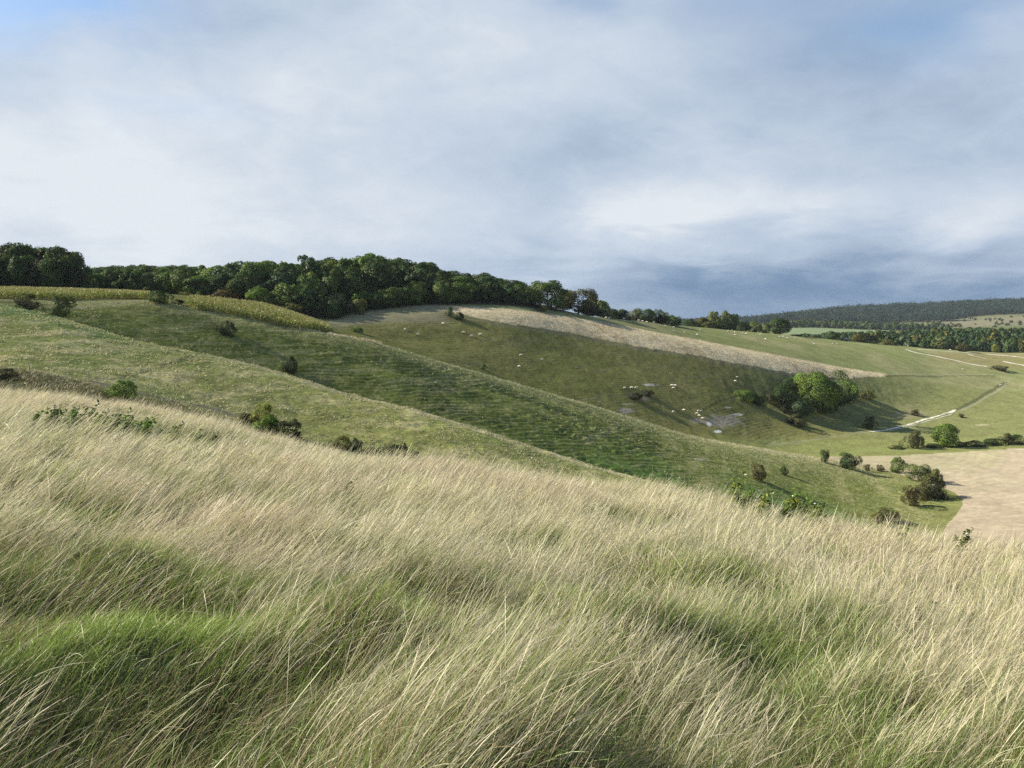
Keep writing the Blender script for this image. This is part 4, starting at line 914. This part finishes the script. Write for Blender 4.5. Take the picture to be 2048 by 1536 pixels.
# ------------------------------------------------------------------ fences, trailer
def fence(name, label, pts, wires=3, ph=1.15, pr=.055, wr=.006):
    e = bpy.data.objects.new(name, None); COL.objects.link(e); e.location = tuple(float(q) for q in pts[0]); tag(e, label, 'fence')
    base = np.array(pts[0])
    for i, p in enumerate(pts):
        p = np.array(p) - base; ln = rng.normal(size=2) * .04; big = pr * (1.6 if i in (0, len(pts) - 1) else 1)
        V, Q = tube([p + np.array([0, 0, -.2]), p + np.array([ln[0] * .5, ln[1] * .5, ph * .5]), p + np.array([ln[0], ln[1], ph]), p + np.array([ln[0], ln[1], ph + .015])], [big, big, big * .95, .005], 8)
        ob('post', mesh_np('post', V, Q, M_wood, False), e)
    for w in range(wires):
        z = ph * (.3 + .31 * w); V, Q = tube([np.array(p) - base + np.array([0, 0, z]) for p in pts], [wr] * len(pts), 4); ob('wire', mesh_np('wire', V, Q, M_wire, True), e)
fp = [hit(u, v, 80, 125) for u, v in [(-60,733),(60,745),(178,761),(300,789),(427,820),(520,850),(620,882),(740,905),(875,925),(1000,950)]]
fence('wire_fence', 'post and wire fence running beside the track below the pale slope', fp)
fence('wire_fence', 'post and wire fence at the lower right tip of the dry grass strip', [hit(u, v, 280, 420) for u, v in [(1600,751),(1640,757),(1683,758),(1725,757),(1770,752)]], 3, 1.2, .09, .012)
fence('wire_fence', 'short fence on the ridge end past the maize strip', [hit(u, v, 176, 215) for u, v in [(600,662),(640,669),(664,673),(693,677),(735,682)]], 2, 1.1, .06, .008)
def box(c, s, bev=.0):
    x, y, z = c; a, b, h = s[0] / 2, s[1] / 2, s[2] / 2
    V = np.array([(x+i*a*(1-bev*(k>0)), y+j*b*(1-bev*(k>0)), z+k*h) for k in (-1, 1) for i, j in ((-1,-1),(1,-1),(1,1),(-1,1))])
    return V, np.array([[3,2,1,0],[4,5,6,7],[0,1,5,4],[1,2,6,5],[2,3,7,6],[3,0,4,7]])
def trailer():
    p = on(1692, 484); e = bpy.data.objects.new('livestock_trailer', None); COL.objects.link(e); e.location = tuple(p); e.rotation_euler = (0, 0, .25)
    tag(e, 'small dark trailer with a pale roof by the hedge on the hilltop skyline', 'trailer')
    dk = plain_mat('dark_panel', (.06, .07, .08), .1, 3, .5); pa = plain_mat('pale_roof', (.5, .52, .54), .05, 3, .4); ty = plain_mat('tyre', (.03, .03, .03), .1, 9)
    V, Q = box((0, 0, 1.05), (2.9, 1.6, 1.1), .03); ob('body', mesh_np('body', V, Q, dk), e)
    V, Q = box((0, 0, 1.66), (3.0, 1.7, .1), .06); ob('roof', mesh_np('roof', V, Q, pa), e)
    V, Q = box((1.9, 0, .5), (1.0, .12, .1)); ob('drawbar', mesh_np('drawbar', V, Q, dk), e)
    for x in (-.45, .45):
        for y in (-.86, .86):
            V, Q = tube([np.array([x, y-.1, .33]), np.array([x, y-.099, .33]), np.array([x, y+.099, .33]), np.array([x, y+.1, .33])], [.02, .33, .33, .02], 14); ob('wheel', mesh_np('wheel', V, Q, ty, True), e)
trailer()

# ------------------------------------------------------------------ leafy weeds in the foreground
M_stem = plain_mat('weed_stem', (.16, .20, .07), .2, 20); M_flower = plain_mat('white_petals', (.75, .75, .7), .1, 20)
def weed_meshes(seed, flower):
    rg = np.random.default_rng(seed); st, lv, fl = [], [], []
    nst = int(rg.integers(2, 5)); P, Nn, = [], []
    for s in range(nst):
        a = rg.uniform(0, 6.28); h = rg.uniform(.6, 1.0); off = np.array([math.cos(a), math.sin(a), 0]) * .05
        lean = np.array([.22, .08, 0]) + off * 3
        pth = [off + lean * t * t * h + np.array([0, 0, -.05 + h * t]) for t in np.linspace(0, 1, 7)]; st.append(tube(pth, [.011 - .0012 * i for i in range(7)], 5))
        for k in range(34):
            t = rg.uniform(.12, 1); b = off + lean * t * t * h + np.array([0, 0, h * t]); az = rg.uniform(0, 6.28); d = np.array([math.cos(az), math.sin(az), .5])
            P.append(b + d * rg.uniform(.02, .11) * (1.25 - t * .6)); Nn.append(np.array([math.cos(az) * .4, math.sin(az) * .4, 1]) + rg.normal(size=3) * .4)
        if flower and s < 2:
            top = pth[-1]
            if s == 0: fl.append(tube([top + np.array([0, 0, z]) for z in (0, .012, .022, .028)], [.01, .032, .028, .004], 11))
    V, Q = leaf_quads(np.array(P), np.array(Nn), .07, rg, 1.8); tone = np.repeat(rg.uniform(.7, 1.35, (len(P), 1)) * np.array([[1, 1, 1]]), 4, 0)
    return (mesh_np('stem', *join(st), M_stem, True), mesh_np('leaves', V, Q, M_leaf, False, tone), mesh_np('flower_head', *join(fl), M_flower) if fl else None)
WM = [weed_meshes(900 + i, i % 3 == 0) for i in range(6)]
def weed(u, Y, h, col, label, group, i):
    p = on(u, Y); e = bpy.data.objects.new('leafy_weed', None); COL.objects.link(e); e.location = tuple(p); e.scale = (h, h, h); e.rotation_euler = (0, 0, rng.normal() * .4)
    a, b, c = WM[i % 6]; ob('stem', a, e); l = ob('leaves', b, e); l.color = (*GREEN[col], 1)
    if c: ob('flower_head', c, e)
    tag(e, label, 'weed', group)
ordn = ['first','second','third','fourth','fifth','sixth','seventh','eighth','ninth','tenth','eleventh','twelfth','thirteenth','fourteenth','fifteenth','sixteenth','seventeenth','eighteenth','nineteenth','twentieth','twenty first','twenty second']
us = sorted(list(rng.uniform(100, 290, 42)) + [52, 84, 100, 300, 330, 268, 350, 380, 60, 420])
for i, u in enumerate(us): weed(u, 20 + rng.uniform(-3.5, 6.5), rng.uniform(.6, 1.0), ['mid', 'bright', 'bright', 'blue'][i % 4], f'leafy green weed in the left foreground hollow, number {i+1} from the left', 'weeds in the left hollow', i)
us = sorted(list(rng.uniform(1425, 1660, 18)))
for i, u in enumerate(us): weed(u, np.interp(u, [1400, 1700], [21.4, 18.8]) + rng.uniform(-2.2, .2), rng.uniform(.75, 1.15), ['yellow', 'bright', 'olive', 'mid', 'bright'][i % 5], f'leafy weed on the right crest of the foreground, {ordn[i]} from the left', 'weeds on the right crest', i)
weed(1858, 8.2, .5, 'bright', 'small leafy weed right of centre in the near grass', 'weeds in the near grass', 1)
weed(1950, 8.0, .42, 'bright', 'small leafy weed beside the dark green hollow at the right', 'weeds in the near grass', 4)
weed(683, 12.5, .55, 'rust', 'brown dead seed stalk standing alone in the straw grass', 'weeds in the near grass', 1)
weed(1100, 17.5, .5, 'rust', 'small brown seed stalk on the middle of the foreground crest', 'weeds in the near grass', 2)
weed(1938, 16.0, .8, 'olive', 'tall pale weed on the crest against the brown field', 'weeds in the near grass', 3)
weed(1815, 17.0, .6, 'bright', 'leafy weed on the crest below the field corner clump', 'weeds in the near grass', 2)

# ------------------------------------------------------------------ haze
def haze():
    V, Q = box((0, 2080, 10), (11000, 4340, 320)); V[:4, 2] = -150; V[4:, 2] = 92
    m, N, L = new_mat('haze'); p = N.new('ShaderNodeVolumePrincipled'); p.inputs['Color'].default_value = (.72, .80, .90, 1); p.inputs['Density'].default_value = .00005; p.inputs['Anisotropy'].default_value = .1
    m.cycles.homogeneous_volume = True
    o = N.new('ShaderNodeOutputMaterial'); L.new(p.outputs[0], o.inputs['Volume']); me = mesh_np('haze', V, Q, m); tag(ob('haze', me), 'thin pale blue air between the viewer and the far hills', 'haze', kind='stuff')
haze()
